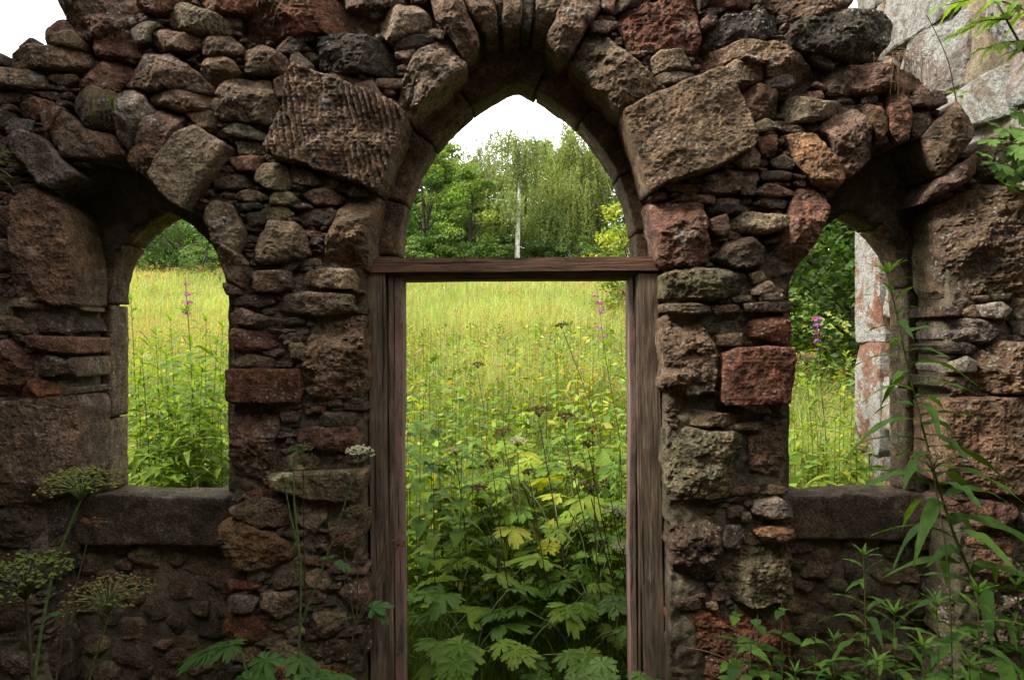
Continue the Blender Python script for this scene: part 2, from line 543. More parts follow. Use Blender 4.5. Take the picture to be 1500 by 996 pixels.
# traced stones: crop origin, scale, then (colour, style, protrusion, outline)
CR = {'A': (0, 0, 2.93), 'B': (300, 0, 2.93), 'C': (600, 0, 2.93), 'D': (850, 0, 2.93), 'E': (1150, 0, 2.929), 'F': (0, 300, 2.93), 'G': (300, 300, 2.93),
      'H': (900, 300, 2.93), 'I': (1150, 300, 2.929), 'J': (0, 620, 2.65), 'K': (280, 620, 2.65), 'L': (900, 620, 2.65), 'M': (1150, 620, 2.65), 'P': (0, 0, 1.0)}
STONES = '''
A b - 6 275,-60 550,-60 590,40 590,110 500,165 420,180 380,185 330,150 285,95
A r - 2 215,135 285,90 330,145 300,160 215,170
A b - 4 210,170 340,150 380,200 370,225 215,205
A g - 1 85,205 150,172 205,205 150,215
A t - 4 25,210 90,205 210,210 375,225 380,290 340,310 200,300 60,295 20,280
A g - 2 -60,230 20,235 20,280 -60,290
A t - 3 -40,290 60,300 180,310 210,340 205,380 100,390 -40,375
A b - 1 210,325 330,325 335,345 280,375 215,345
A r - 3 415,155 590,150 610,200 600,250 480,260 410,250
A r - 4 590,-60 775,-60 770,30 690,75 600,40
A t - 3 578,150 635,98 705,125 660,150 655,190 600,205
A G - 5 695,80 800,25 900,55 1000,100 1005,150 880,160 760,140
A b - 4 660,140 850,160 870,200 830,230 690,225 665,200
A r - 1 335,340 460,260 560,280 580,330 500,390 400,395 330,370
A R - 4 805,-60 1165,-60 1130,30 1050,75 960,65 860,25
A b - 3 865,175 1000,170 1050,215 1040,250 880,245
A b - 4 880,250 980,240 1045,320 1000,350 920,380 875,320
A b - 4 540,350 640,255 745,232 880,340 935,410 800,400 640,390 545,375
A b - 3 640,395 780,392 925,410 925,480 780,480 650,445
A b - 1 800,490 920,480 935,550 860,555
A r - 2 90,450 150,420 235,445 220,490 150,520 90,500
A g - 2 30,545 80,515 150,525 150,575 70,600
A d - 1 -40,460 60,490 70,520 0,570 -40,560
A d - 0 0,400 90,400 85,440 0,450
A d - 0 100,395 300,395 310,420 240,440 160,415
A g - 4 310,430 400,385 490,395 510,460 500,560 400,560 330,500
A w - 5 490,395 600,385 640,440 670,480 600,560 560,660 505,590 500,480
A r - 3 200,500 250,460 285,475 235,560 215,570
A b - 4 220,580 280,475 400,575 470,570 540,660 440,680 300,690 240,620
A g ashlar 5 70,600 130,575 200,600 350,755 240,815 200,800 140,720 75,660
A b - 5 560,670 620,540 700,475 800,500 760,590 700,680 680,800 600,740
A t ashlar 8 680,765 735,660 790,590 870,560 1000,640 960,710 850,870 820,905 740,850
A d - 1 590,575 640,490 690,480 620,540 570,640
B R - 5 155,90 240,30 290,-60 490,-60 600,45 740,85 745,130 640,165 440,150 330,170 220,180 165,150
B d - 2 560,-60 880,-60 860,25 700,45 610,30
B t - 4 750,75 790,40 920,25 965,70 970,130 900,150 790,185 755,140
B b - 3 175,225 250,190 345,245 378,305 330,325 180,330
B d - 1 310,210 370,165 440,195 390,235 330,235
B d - 1 370,240 405,228 470,290 440,305 380,290
B k - 4 490,175 560,160 740,175 800,220 840,290 800,330 560,320 490,300
B b - 1 300,345 340,330 360,360 345,420 305,420
B b - 1 640,365 720,345 775,430 740,445 660,410
B k - 1 815,165 960,155 985,185 930,215 820,220
B t - 1 820,230 900,215 910,240 860,260 825,250
B b - 4 55,420 100,350 270,340 330,480 310,545 200,530 55,515
B b tooled 6 395,293 470,325 800,450 870,500 870,520 755,835 600,770 330,690 275,640 320,550 350,440
B w - 2 65,560 130,530 230,560 285,590 270,610 150,590
B d - 0 135,610 270,610 260,660 150,670
B r - 2 105,685 260,675 240,740 150,735
B d - 1 45,770 200,745 210,790 130,815 45,805
B G - 3 220,740 260,700 340,715 385,790 350,825 270,810 220,780
B t - 1 345,720 430,730 500,775 480,800 400,790
B b - 2 405,825 540,808 600,850 560,880 480,880
B t - 2 285,835 370,830 400,860 370,885 290,880
B t - 1 130,830 210,815 280,850 200,870 140,855
B k - 1 135,880 240,870 245,895 150,908
B k - 1 185,920 265,915 265,960 200,975
B G - 1 250,900 340,885 380,920 330,950 250,945
B d - 0 390,910 540,890 580,920 540,970 420,975
P b - 5 515,287 556,290 549,300 540,385 536,395 480,390 475,385 482,345 500,305
B t pitted 6 815,445 870,340 950,210 1040,160 1080,230 1120,275 1000,400 880,495
B b - 6 950,-60 1060,-60 1130,80 1172,160 1170,200 1110,245 1070,190 1000,90
C b - 4 270,-60 350,-60 370,60 380,140 330,150 285,100 240,20
C d - 2 355,-60 395,-60 400,90 380,100
C b - 4 400,-60 490,-60 475,130 400,145
C k - 3 495,-60 545,-60 515,140 480,130
C t - 4 555,-60 640,-60 650,60 590,140 530,125
C b - 6 700,-60 800,-60 822,40 760,120 690,230 640,250 585,160 640,80
C b pitted 6 685,250 770,145 850,165 940,270 1060,370 1020,410 905,485 780,370
C r - 1 830,-60 900,-60 870,60 825,40
D R - 2 130,80 300,20 490,-40 505,80 520,180 480,235 350,220 225,255 190,190 160,130
D d - 2 130,70 190,-40 280,-40 300,10
D d - 2 500,-60 560,-60 540,30 510,40
D R - 2 545,-60 740,-60 730,40 620,35 555,25
D b - 1 515,100 545,70 585,80 575,110 525,130
D k - 2 525,140 600,80 700,50 830,55 860,90 850,150 780,180 580,200 540,190
D b - 4 770,-60 1150,-60 1155,30 1110,60 960,95 860,50 790,30
E k - 6 0,165 20,120 110,65 280,60 420,45 475,90 465,150 430,210 380,270 250,265 100,240 20,210
D b - 4 500,250 540,215 700,185 830,185 960,250 1035,330 960,400 880,370 790,350 780,300 660,270 580,300 520,305
D t - 3 300,255 340,230 425,225 470,300 400,310 315,325
D g - 2 310,330 400,315 500,320 430,360 345,370
D t - 3 590,310 680,265 780,300 785,350 690,385 640,380
D g - 2 790,350 900,330 910,365 860,390 800,385
D b ashlar 7 180,490 340,410 590,310 640,390 680,450 740,600 720,650 560,735 370,790 290,835 250,690 205,560
D r - 2 695,385 770,370 840,395 845,510 720,525 695,460
D t - 2 715,540 800,515 855,555 760,570
D R - 1 755,590 840,580 835,650 780,665
D b - 2 640,695 740,650 765,670 760,725 700,730
D w - 2 530,765 580,750 590,775 550,780
D b - 1 510,790 600,735 765,735 765,780 640,835 530,830
D d - 1 690,790 750,785 745,835 690,835
D r - 2 745,830 790,795 905,820 915,840 810,850
D k - 1 525,870 700,880 830,900 700,920 540,920
E t - 4 0,430 30,420 150,440 300,440 320,460 250,490 150,520 0,530
P o - 3 1145,200 1165,192 1190,195 1220,225 1235,255 1225,275 1190,270 1165,240
E b pitted 5 170,500 300,470 350,520 385,660 275,770 230,740 200,640 150,560
D b - 1 820,690 870,665 930,700 900,735 830,720
D d - 1 775,740 910,740 900,770 790,775
P r - 4 1170,275 1190,272 1212,285 1217,303 1193,344 1173,385 1159,430 1150,425 1125,405 1120,385 1145,330 1160,290
E o - 3 330,460 400,470 430,560 400,600 380,600 350,520
E b - 5 200,290 350,280 560,300 640,370 620,395 500,395 350,410 230,390 190,340
E d - 2 95,250 150,245 200,280 190,310 140,290
D d - 1 1040,330 1100,300 1170,340 1150,410 1060,410
E r - 3 430,420 470,385 510,430 540,500 520,600 470,620 430,560 430,470
E d - 2 520,420 640,395 680,400 680,450 600,470 540,460
E d - 1 535,480 620,470 640,520 560,600 530,560
E b - 6 565,600 640,520 735,435 800,490 805,570 760,640 650,765 610,700
E b - 4 645,775 700,730 830,655 835,725 760,790 600,870
P b - 4 1376,300 1410,280 1430,268 1480,275 1540,300 1540,400 1470,425 1380,437
E d - 0 810,640 870,590 960,560 1100,600 1100,760 850,780
P b ashlar 3 22,300 35,285 52,278 68,283 90,300 104,340 112,390 113,447 60,442 24,438
F d - 1 -60,0 60,10 55,110 20,130 -60,120
F d - 1 -60,140 40,150 55,250 40,290 -60,285
F d - 0 -60,340 30,345 40,380 -60,390
F t - 2 -60,400 80,400 320,430 320,452 -60,440
F b - 2 -60,470 60,480 120,510 100,545 -60,555
F d - 1 120,470 310,480 330,540 260,560 130,545
F b - 1 50,548 100,530 140,550 60,562
F r ashlar 3 130,560 340,570 345,635 300,640 130,610
F r - 3 -60,570 60,580 140,650 140,740 100,790 60,825 -60,830
F d - 2 160,640 190,630 280,660 330,690 325,730 250,740 160,735
F t - 2 305,665 335,655 345,690 340,735 325,720
F R - 2 90,800 150,745 265,750 270,815 150,835 80,840
F d - 1 280,785 335,785 335,810 285,810
P b ashlar 4 -30,592 115,578 120,590 116,700 75,733 -30,740
J d - 2 -60,325 185,325 190,480 130,500 -60,470
J b - 1 -60,312 120,305 180,312 160,325 -60,322
J d - 1 -60,490 180,490 200,530 195,620 -60,620
J d - 1 -60,640 130,650 140,800 -60,820
J d - 1 -60,830 130,830 190,860 195,1060 -60,1060
P t pitted 5 302,322 312,298 340,300 358,340 352,370 365,385 340,400 328,390 318,345
G b - 5 230,150 285,70 390,75 440,150 465,220 400,235 250,260 215,240
G t - 2 65,215 130,240 190,260 200,320 180,380 110,330 80,290
G b - 4 215,290 370,285 380,360 330,375 215,375
G b - 2 85,335 150,360 160,385 105,390
G t - 4 430,290 470,280 640,275 665,320 660,360 530,360 420,340
G t - 4 325,390 480,375 640,385 650,460 490,470 320,465
G d - 1 140,395 290,385 300,420 240,440 140,430
G t - 3 105,470 160,445 260,480 330,490 330,515 250,530 110,510
G d - 1 340,490 440,480 430,510 350,520
G r - 3 115,530 230,540 330,570 340,600 250,620 200,640 110,630
G b - 1 115,650 190,640 300,660 290,700 115,700
G G - 2 365,600 420,590 445,630 420,670 380,660
G R ashlar 5 105,705 405,705 435,790 410,845 110,845
G b pitted 5 450,580 500,500 585,475 690,480 695,800 640,830 545,830 450,830 430,700
P b - 4 338,594 402,592 410,625 402,650 400,700 395,715 342,722 338,660
G b - 1 300,850 400,845 410,870 320,885
G G - 1 490,840 580,835 590,860 500,862
G R - 1 460,865 520,865 520,890 460,885
G d - 0 580,850 685,850 690,880 600,880
G G - 3 410,900 520,890 670,890 680,930 640,960 420,940
G d - 1 330,890 420,880 400,930 340,930
K r - 3 410,15 640,10 650,90 600,110 420,90
K t - 1 310,130 400,115 520,130 540,170 430,190 320,185
K t ashlar 5 315,190 640,175 680,180 665,260 640,300 480,290 330,240
K b - 3 150,330 250,280 380,310 400,400 340,400 250,390 160,360
K o - 4 120,390 170,370 330,420 400,490 400,520 300,560 180,560 125,500
K t - 1 400,300 520,310 530,360 470,430 410,380
K b - 2 320,590 420,565 425,620 330,640
K t - 1 440,590 500,560 540,610 520,640 460,640
K t - 4 275,650 410,640 415,730 340,750 275,710
K g - 4 150,670 190,655 265,680 240,720 160,720
K R - 2 120,730 240,740 330,800 390,850 120,830
K b - 2 480,730 600,730 610,790 530,830 470,790
K R - 1 140,600 270,620 260,640 120,640
K R - 3 200,940 360,920 470,930 640,930 665,1060 200,1060
K b - 1 550,660 660,590 690,640 690,740 600,740
K d - 1 420,860 540,840 680,800 680,910 440,915
K b - 1 540,320 660,300 680,420 600,560 540,560
H r - 5 145,-10 230,-20 370,0 390,100 395,250 330,265 192,265 172,130
H b - 3 400,70 470,45 490,100 460,140 410,115
H t - 4 500,60 560,35 740,55 735,105 620,130 500,115
H d - 4 415,235 480,160 580,140 640,190 630,260 520,275
H d - 2 640,160 710,140 700,160 650,170
H G - 5 205,300 260,280 480,280 570,300 570,385 440,410 215,410
H t - 2 570,300 620,285 640,320 590,345
H t - 3 580,365 650,330 675,350 670,380 590,385
H t - 2 500,400 575,390 575,415 510,418
H t - 3 615,390 690,380 740,410 620,415
H t - 4 212,425 410,430 410,460 330,470 220,460
H d - 3 550,425 745,415 745,465 560,460
H b - 2 410,435 520,430 530,460 430,475
H b pitted 5 205,490 250,470 330,490 400,560 430,640 415,790 330,820 240,815 205,770 205,620
H R - 3 545,540 570,500 680,480 745,490 755,600 700,610 640,570 560,570
H b - 2 430,560 540,548 545,590 520,605 435,605
H R ashlar 6 450,640 520,615 640,605 750,615 750,740 735,850 600,855 450,850
H w - 2 515,850 640,855 670,890 600,890
H t - 3 260,900 330,880 480,890 600,900 610,930 420,950 290,945
H t - 2 450,945 630,930 620,960 470,965
L G - 5 195,30 260,20 500,30 505,180 480,260 430,285 240,285 205,230
L d pitted 4 210,310 310,300 400,310 415,370 410,500 390,570 310,680 240,680 215,480
L G - 4 420,480 560,470 660,475 690,500 685,690 560,695 440,680 415,590
L R - 2 215,730 420,725 690,740 690,1060 215,1060
L o - 4 535,410 590,390 680,395 685,450 570,455
L k - 3 415,440 430,395 480,390 490,430 480,475 420,475
L g - 4 550,300 620,280 680,310 680,370 590,360 530,340
L b - 2 440,330 490,320 480,355 435,360
L t - 2 485,350 520,340 525,370 490,375
L t - 2 350,690 390,685 395,715 360,718
L b - 1 375,640 410,620 435,650 420,690 380,690
L r - 0 515,20 560,0 640,0 665,170 650,240 600,240 560,225 520,220
I d - 2 665,440 740,440 740,475 665,480
I b - 2 740,465 800,430 815,480 760,485
I g - 4 690,500 760,485 940,500 960,545 850,590 700,580
I w - 3 820,430 900,420 960,450 930,490 830,480
I d - 2 890,385 965,380 970,405 900,410
I d - 1 960,400 1100,400 1100,560 980,560 960,460
I d - 2 670,600 760,590 810,610 790,640 690,635
I w - 3 690,690 750,650 800,670 795,715 700,715
I d - 1 665,740 780,735 800,790 740,810 670,780
I b - 5 800,640 870,600 930,585 1100,600 1100,790 900,810 820,780 800,720
P b ashlar 4 1380,583 1540,580 1540,725 1480,722 1410,715 1382,705
M r - 3 650,320 720,285 880,310 900,350 860,400 700,410 655,370
M r - 2 690,430 880,440 880,560 850,640 690,640
M d - 2 900,300 1060,290 1060,520 895,520
M d - 1 650,660 880,655 1060,640 1060,860 650,880
M d - 1 640,890 1060,880 1060,1100 640,1100
'''

OPEN_FRONT = [  # embrasures as they open in the inner face (pixels on the wall plane)
    [(541, 1300), (541, 390), (549, 300), (556, 273), (597, 174), (640, 125), (680, 82), (712, 55), (760, 42), (805, 52), (835, 80), (909, 167), (949, 287), (968, 390), (972, 1300)],
    [(76, 1300), (76, 735), (113, 730), (113, 450), (108, 380), (100, 320), (84, 290), (120, 255), (190, 228), (232, 261), (280, 309), (312, 370), (333, 430), (334, 1300)],
    [(1158, 1300), (1158, 430), (1173, 385), (1193, 344), (1217, 303), (1242, 263), (1281, 232), (1300, 212), (1341, 206), (1358, 239), (1372, 261), (1377, 330), (1380, 720), (1397, 724), (1397, 1300)],
]
WALL_OUT = [(-310, 1400), (-310, 90), (-120, 70), (0, 72), (92, 66), (90, -30), (110, -110), (400, -150), (760, -160), (1100, -130), (1235, -60), (1245, 10), (1308, 25), (1300, 90), (1368, 130), (1385, 150), (1425, 195), (1432, 235), (1500, 280), (1600, 330), (1800, 380), (1800, 1400)]

GR = 0.006
GX0, GZ0 = -3.0, -0.05
GW, GH = 1000, 600
gx = GX0 + (np.arange(GW) + 0.5) * GR
gz = GZ0 + (np.arange(GH) + 0.5) * GR

def raster(P, out, val=True):
    x0 = max(0, int((P[:, 0].min() - GX0) / GR) - 1); x1 = min(GW, int((P[:, 0].max() - GX0) / GR) + 2)
    z0 = max(0, int((P[:, 1].min() - GZ0) / GR) - 1); z1 = min(GH, int((P[:, 1].max() - GZ0) / GR) + 2)
    if x1 <= x0 or z1 <= z0: return None
    X, Z = np.meshgrid(gx[x0:x1], gz[z0:z1])
    ins = np.zeros(X.shape, bool)
    n = len(P)
    for i in range(n):
        xa, za = P[i]; xb, zb = P[(i + 1) % n]
        if za == zb: continue
        cnd = ((za > Z) != (zb > Z)) & (X < (xb - xa) * (Z - za) / (zb - za) + xa)
        ins ^= cnd
    if out is not None: out[z0:z1, x0:x1][ins] = val
    return (z0, z1, x0, x1, ins)

wall_mask = np.zeros((GH, GW), bool)
raster(wall_xz(WALL_OUT), wall_mask)
for op in OPEN_FRONT: raster(wall_xz(op), wall_mask, False)

wall = thing('ruined_wall', 'ruined red sandstone wall with a pointed doorway between two pointed windows', 'wall', (0, 0, 0))
rs = np.random.RandomState(11)
stone_count = 0
traced = []
for i, ln in enumerate(STONES.strip().splitlines()):
    cr, colr, sty, prot, *pts = ln.split()
    ox, oz, sc = CR[cr]
    P = wall_xz([(float(a) / sc + ox, float(b_) / sc + oz) for a, b_ in (q.split(',') for q in pts)])
    traced.append((P, colr, '' if sty == '-' else sty, int(prot) * 0.010 + 0.009, 100 + i))
free = wall_mask.copy()
for P, *_ in traced: raster(P, free, False)

def make_stone(P, colr, sty, prot, seed, back=0.215, parent=wall, step=0.0085, lich=None, rough=1.0, name='stone', mat=None):
    V, q, t, c = stone_geo(P, seed, prot, back, rough, sty, 0.006 if sty == 'tooled' else step)
    me = mesh_np(name, V, q, t, False, mat or M_STONE)
    r = np.random.RandomState(seed)
    return obj(name, me, parent, (c[0], 0, c[1]), pal(colr, r, lich))

for P, colr, sty, prot, seed in traced:
    make_stone(P, colr, sty, prot, seed, lich=(0.95 if colr in 'wt' else None), rough=1.15)
    stone_count += 1

def erode(m, k):
    r = m.copy()
    for _ in range(k):
        a = r.copy()
        a[1:] &= r[:-1]; a[:-1] &= r[1:]; a[:, 1:] &= r[:, :-1]; a[:, :-1] &= r[:, 1:]
        r = a
    return r

# small rubble and pinning stones wedged into what is left
def fill_stones(free, seed, sizes, tries, inner=None):
    r = np.random.RandomState(seed)
    found = []
    for (w0, w1, asp0, asp1), nt_ in zip(sizes, tries):
        zz, xx = np.nonzero(free & inner if (inner is not None and w1 < 0.2) else free)
        if not len(zz): break
        pick = r.randint(0, len(zz), nt_)
        for k in pick:
            if not free[zz[k], xx[k]]: continue
            cx, cz = gx[xx[k]], gz[zz[k]]
            wd = r.uniform(w0, w1); ht = wd * r.uniform(asp0, asp1)
            m = r.choice((4, 4, 5, 5, 6))
            a = np.sort((np.arange(m) + r.uniform(-0.3, 0.3, m)) / m * 6.283 + 0.75)
            ra = r.uniform(0.75, 1.15, m)
            sq = 1 / np.maximum(np.abs(np.cos(a)), np.abs(np.sin(a))) ** 0.85
            th = r.normal(0, 0.12)
            px_, pz_ = np.cos(a) * ra * sq * wd / 2, np.sin(a) * ra * sq * ht / 2
            P = np.c_[cx + px_ * math.cos(th) - pz_ * math.sin(th), cz + px_ * math.sin(th) + pz_ * math.cos(th)]
            res = raster(P, None)
            if res is None: continue
            z0, z1, x0, x1, ins = res
            tot = ins.sum()
            if tot < 6: continue
            if free[z0:z1, x0:x1][ins].sum() / tot > 0.93:
                free[z0:z1, x0:x1][ins] = False
                found.append((P, tot, (cx, cz, wd, ht, th)))
    return found

fills = fill_stones(free, 5, [(0.24, 0.42, 0.4, 0.7), (0.13, 0.24, 0.25, 0.6), (0.08, 0.15, 0.25, 0.55), (0.05, 0.09, 0.25, 0.6), (0.03, 0.055, 0.4, 0.8)], [900, 2500, 6000, 8000, 6000], erode(wall_mask, 6))
def in_view(P):
    c = P.mean(0)
    px = 750 + c[0] / 2.8 * F; py = 498 - (c[1] - CAM_Z) / 2.8 * F
    return -10 < px < 1510 and -10 < py < 1000
N_STONE_MAX = 262
seen = sorted([f for f in fills if in_view(f[0])], key=lambda f: -f[1])
as_parts = seen[:max(0, N_STONE_MAX - stone_count)]
ids = {id(f[0]) for f in as_parts}
keys = 'bbtrdgGtb'
for i, (P, tot, _x) in enumerate(as_parts):
    make_stone(P, keys[rs.randint(len(keys))], '', rs.uniform(-0.004, 0.022), 900 + i, step=0.009)
rest, restc = [], []
slabs = []
for k in range(20):                                 # shapes of small pinning stones, each then cut to its own width, height and lean
    m_ = rs.choice((4, 4, 5, 5, 6))
    a_ = np.sort((np.arange(m_) + rs.uniform(-0.3, 0.3, m_)) / m_ * 6.283 + 0.75)
    r_ = rs.uniform(0.8, 1.15, m_) / np.maximum(np.abs(np.cos(a_)), np.abs(np.sin(a_))) ** 0.85
    slabs.append(stone_geo(np.c_[np.cos(a_) * r_ * 0.06, np.sin(a_) * r_ * 0.04], 2000 + k, 0.0, 0.07, 1.0, '', 0.016)[:3])
for i, (P, tot, (cx, cz, wd, ht, th)) in enumerate(fills):
    if id(P) in ids: continue
    V, q, t = slabs[i % 20]
    X_, Z_ = V[:, 0] * wd / 0.12, V[:, 2] * ht / 0.08
    X_, Z_ = X_ * math.cos(th) - Z_ * math.sin(th), X_ * math.sin(th) + Z_ * math.cos(th)
    rest.append((np.c_[X_ + cx, V[:, 1] - rs.uniform(-0.008, 0.018), Z_ + cz], q, t))
V, q, t = join_parts(rest)
obj('rubble', mesh_np('rubble', V, q, t, False, M_STONE), wall, color=(0.16, 0.115, 0.088, 0.5), kind='stuff')

# rubble-and-lime core behind the facing stones (a voxel-free heightfield with its own sides)
def core_mesh(mask, name, yf, yb, amp, mat, cell=2, seed=3, deep=0.0):
    m = mask[:GH // cell * cell, :GW // cell * cell].reshape(GH // cell, cell, GW // cell, cell).mean((1, 3)) > 0.5
    hh, ww = m.shape
    idx = -np.ones((hh + 1, ww + 1), int)
    use = np.zeros((hh + 1, ww + 1), bool)
    use[:-1, :-1] |= m; use[1:, :-1] |= m; use[:-1, 1:] |= m; use[1:, 1:] |= m
    idx[use] = np.arange(use.sum())
    zz, xx = np.nonzero(use)
    s = GR * cell
    X = GX0 + xx * s; Z = GZ0 + zz * s
    p = np.c_[X, np.zeros(len(X)), Z]
    cnt = np.zeros((hh + 1, ww + 1), int)
    cnt[:-1, :-1] += m; cnt[1:, :-1] += m; cnt[:-1, 1:] += m; cnt[1:, 1:] += m
    border = cnt[zz, xx] < 4
    y = yf + deep * np.clip((Z - 1.95) / 0.35, 0, 1) - amp * fbm(p * 11, 4, seed, 0.6) - amp * 0.5 * fbm(p * 30, 3, seed + 9, 0.6, True)
    jx = np.where(border, 0, 1)[:, None]
    off = np.c_[vnoise(p * 40, 7), np.zeros(len(X)), vnoise(p * 40, 8)] * s * 0.4
    A = p + off * jx; A[:, 1] = y
    nv = len(A)
    B = p.copy(); B[:, 1] = yb
    mz, mx = np.nonzero(m)
    quads = [np.c_[idx[mz, mx], idx[mz, mx + 1], idx[mz + 1, mx + 1], idx[mz + 1, mx]]]
    if name != 'rubble_core': quads.append(np.c_[idx[mz, mx], idx[mz + 1, mx], idx[mz + 1, mx + 1], idx[mz, mx + 1]] + nv)
    pad = np.pad(m, 1)
    for dz, dx, (a, b_) in ((-1, 0, ((0, 0), (0, 1))), (1, 0, ((1, 1), (1, 0))), (0, -1, ((1, 0), (0, 0))), (0, 1, ((0, 1), (1, 1)))):
        e = m & ~pad[1 + dz:1 + dz + hh, 1 + dx:1 + dx + ww]
        ez, ex = np.nonzero(e)
        i0 = idx[ez + a[0], ex + a[1]]; i1 = idx[ez + b_[0], ex + b_[1]]
        quads.append(np.c_[i1, i0, i0 + nv, i1 + nv])
    return mesh_np(name, np.concatenate([A, B]), np.concatenate(quads), None, True, mat)

obj('rubble_core', core_mesh(erode(wall_mask, 4), 'rubble_core', 0.010, 0.205, 0.021, M_MORTAR, deep=0.045), wall)

# rear layer with the dressed openings
def arch_curve(xl, xr, z0, zs, rise, n=26):
    """inner outline of a pointed opening: up the left jamb, over the point, down the right jamb"""
    hw = (xr - xl) / 2; R_ = (rise ** 2 + hw ** 2) / (2 * hw)
    a1 = math.asin(min(1, rise / R_))
    th = np.linspace(0, a1, n)
    Lp = np.c_[xl + R_ - R_ * np.cos(th), zs + R_ * np.sin(th)]
    Rp = np.c_[xr - R_ + R_ * np.cos(th), zs + R_ * np.sin(th)][::-1]
    jl = np.c_[np.full(14, xl), np.linspace(z0, zs, 14, endpoint=False)]
    jr = np.c_[np.full(14, xr), np.linspace(zs, z0, 15)[1:]]
    return np.vstack([jl, Lp, Rp[1:], jr])

ARCHES = {
    'door': (arch_curve(-0.502, 0.547, -0.05, 2.048, 0.772), [0.0, 0.8, 1.55, 2.10, 2.33, 2.62, 2.86, 3.18, 3.42, 3.72, 3.98, 4.5, 5.3, 9], 0.20),
    'left': (arch_curve(-1.792, -1.268, 1.0, 1.86, 0.39), [0.0, 0.33, 0.84, 1.12, 1.50, 1.80, 2.3, 9], 0.24),
    'right': (arch_curve(1.240, 1.762, 1.0, 1.86, 0.39), [0.0, 0.5, 0.87, 1.15, 1.50, 1.80, 2.25, 9], 0.24),
}
back_mask = np.zeros((GH, GW), bool)
raster(wall_xz([(x, y - 4) for x, y in WALL_OUT]), back_mask)
for k, (Cv, _, _) in ARCHES.items():
    cc = Cv.mean(0)
    raster(Cv, back_mask, False)
obj('rear_core', core_mesh(erode(back_mask, 4), 'rear_core', 0.235, 0.385, 0.008, M_MORTAR, cell=5, seed=8), wall)

def ring_block(C, s0, s1, width, y0, y1, seed, gap=0.005):
    d = np.r_[0, np.cumsum(np.hypot(*np.diff(C, axis=0).T))]
    s1 = min(s1, d[-1]); s0 += gap; s1 -= gap
    m = max(6, int((s1 - s0) / 0.018))
    ts = np.linspace(s0, s1, m)
    P = np.c_[np.interp(ts, d, C[:, 0]), np.interp(ts, d, C[:, 1])]
    e = 0.012
    Pa = np.c_[np.interp(ts - e, d, C[:, 0]), np.interp(ts - e, d, C[:, 1])]
    Pb = np.c_[np.interp(ts + e, d, C[:, 0]), np.interp(ts + e, d, C[:, 1])]
    T = Pb - Pa
    T /= np.hypot(T[:, 0], T[:, 1])[:, None] + 1e-9
    N = np.c_[-T[:, 1], T[:, 0]]                    # outward
    sec = []                                        # section: (outward, y)
    for y in np.linspace(y1 - 0.006, y0 + 0.012, 9): sec.append((0.0, y))
    sec[0] = (0.006, y1)
    sec.append((0.004, y0 + 0.003)); sec.append((0.012, y0))
    for o_ in np.linspace(0.03, width, 9): sec.append((o_, y0))
    sec.append((width, y1))
    sec = np.array(sec); k = len(sec)
    V = np.zeros((m, k, 3))
    V[:, :, 0] = P[:, None, 0] + N[:, None, 0] * sec[None, :, 0]
    V[:, :, 2] = P[:, None, 1] + N[:, None, 1] * sec[None, :, 0]
    V[:, :, 1] = sec[None, :, 1]
    V = V.reshape(-1, 3)
    nz = fbm((V + seed) * 9, 3, seed) * 0.010 + fbm((V + seed) * 35, 3, seed + 4) * 0.004
    Nf = np.repeat(N, k, 0)
    inner = np.tile(sec[:, 0] < 0.01, m)
    V[:, 0] += Nf[:, 0] * nz * inner; V[:, 2] += Nf[:, 1] * nz * inner
    V[:, 1] += np.where(inner, 0, nz)
    i = np.arange(m - 1)[:, None] * k; j = np.arange(k)[None, :]; j2 = (j + 1) % k
    q = np.stack([i + j, i + j2, i + k + j2, i + k + j], -1).reshape(-1, 4)
    c = V.mean(0)
    caps = []
    for base, flip in ((0, False), ((m - 1) * k, True)):
        ring = base + np.arange(k)
        ce = len(V)
        V = np.vstack([V, V[ring].mean(0)])
        tr = np.c_[ring, np.roll(ring, -1), np.full(k, ce)]
        caps.append(tr if flip else tr[:, ::-1])
    return V - c, q, np.concatenate(caps), c

for key, (Cv, joints, y0) in ARCHES.items():
    tot = np.hypot(*np.diff(Cv, axis=0).T).sum()
    js = [j for j in joints if j < tot - 0.05] + [tot]
    for i in range(len(js) - 1):
        sd = 5000 + i * 7 + len(key) * 100
        rr = np.random.RandomState(sd)
        V, q, t, c = ring_block(Cv, js[i], js[i + 1], 0.26 if key == 'door' else 0.2, y0 + rr.uniform(-0.006, 0.006), 0.40, sd)
        jamb = js[i + 1] <= (2.12 if key == 'door' else 0.9) or js[i] >= (tot - (2.2 if key == 'door' else 0.95))
        o = obj('jamb_stone' if jamb else 'arch_stone', mesh_np('dressed_stone', V, q, t, True, M_DRESS), wall, c)
        o.color = pal('t' if (jamb and key != 'door') else 'b', rr, 1.0 if (jamb and key != 'door') else 0.25)

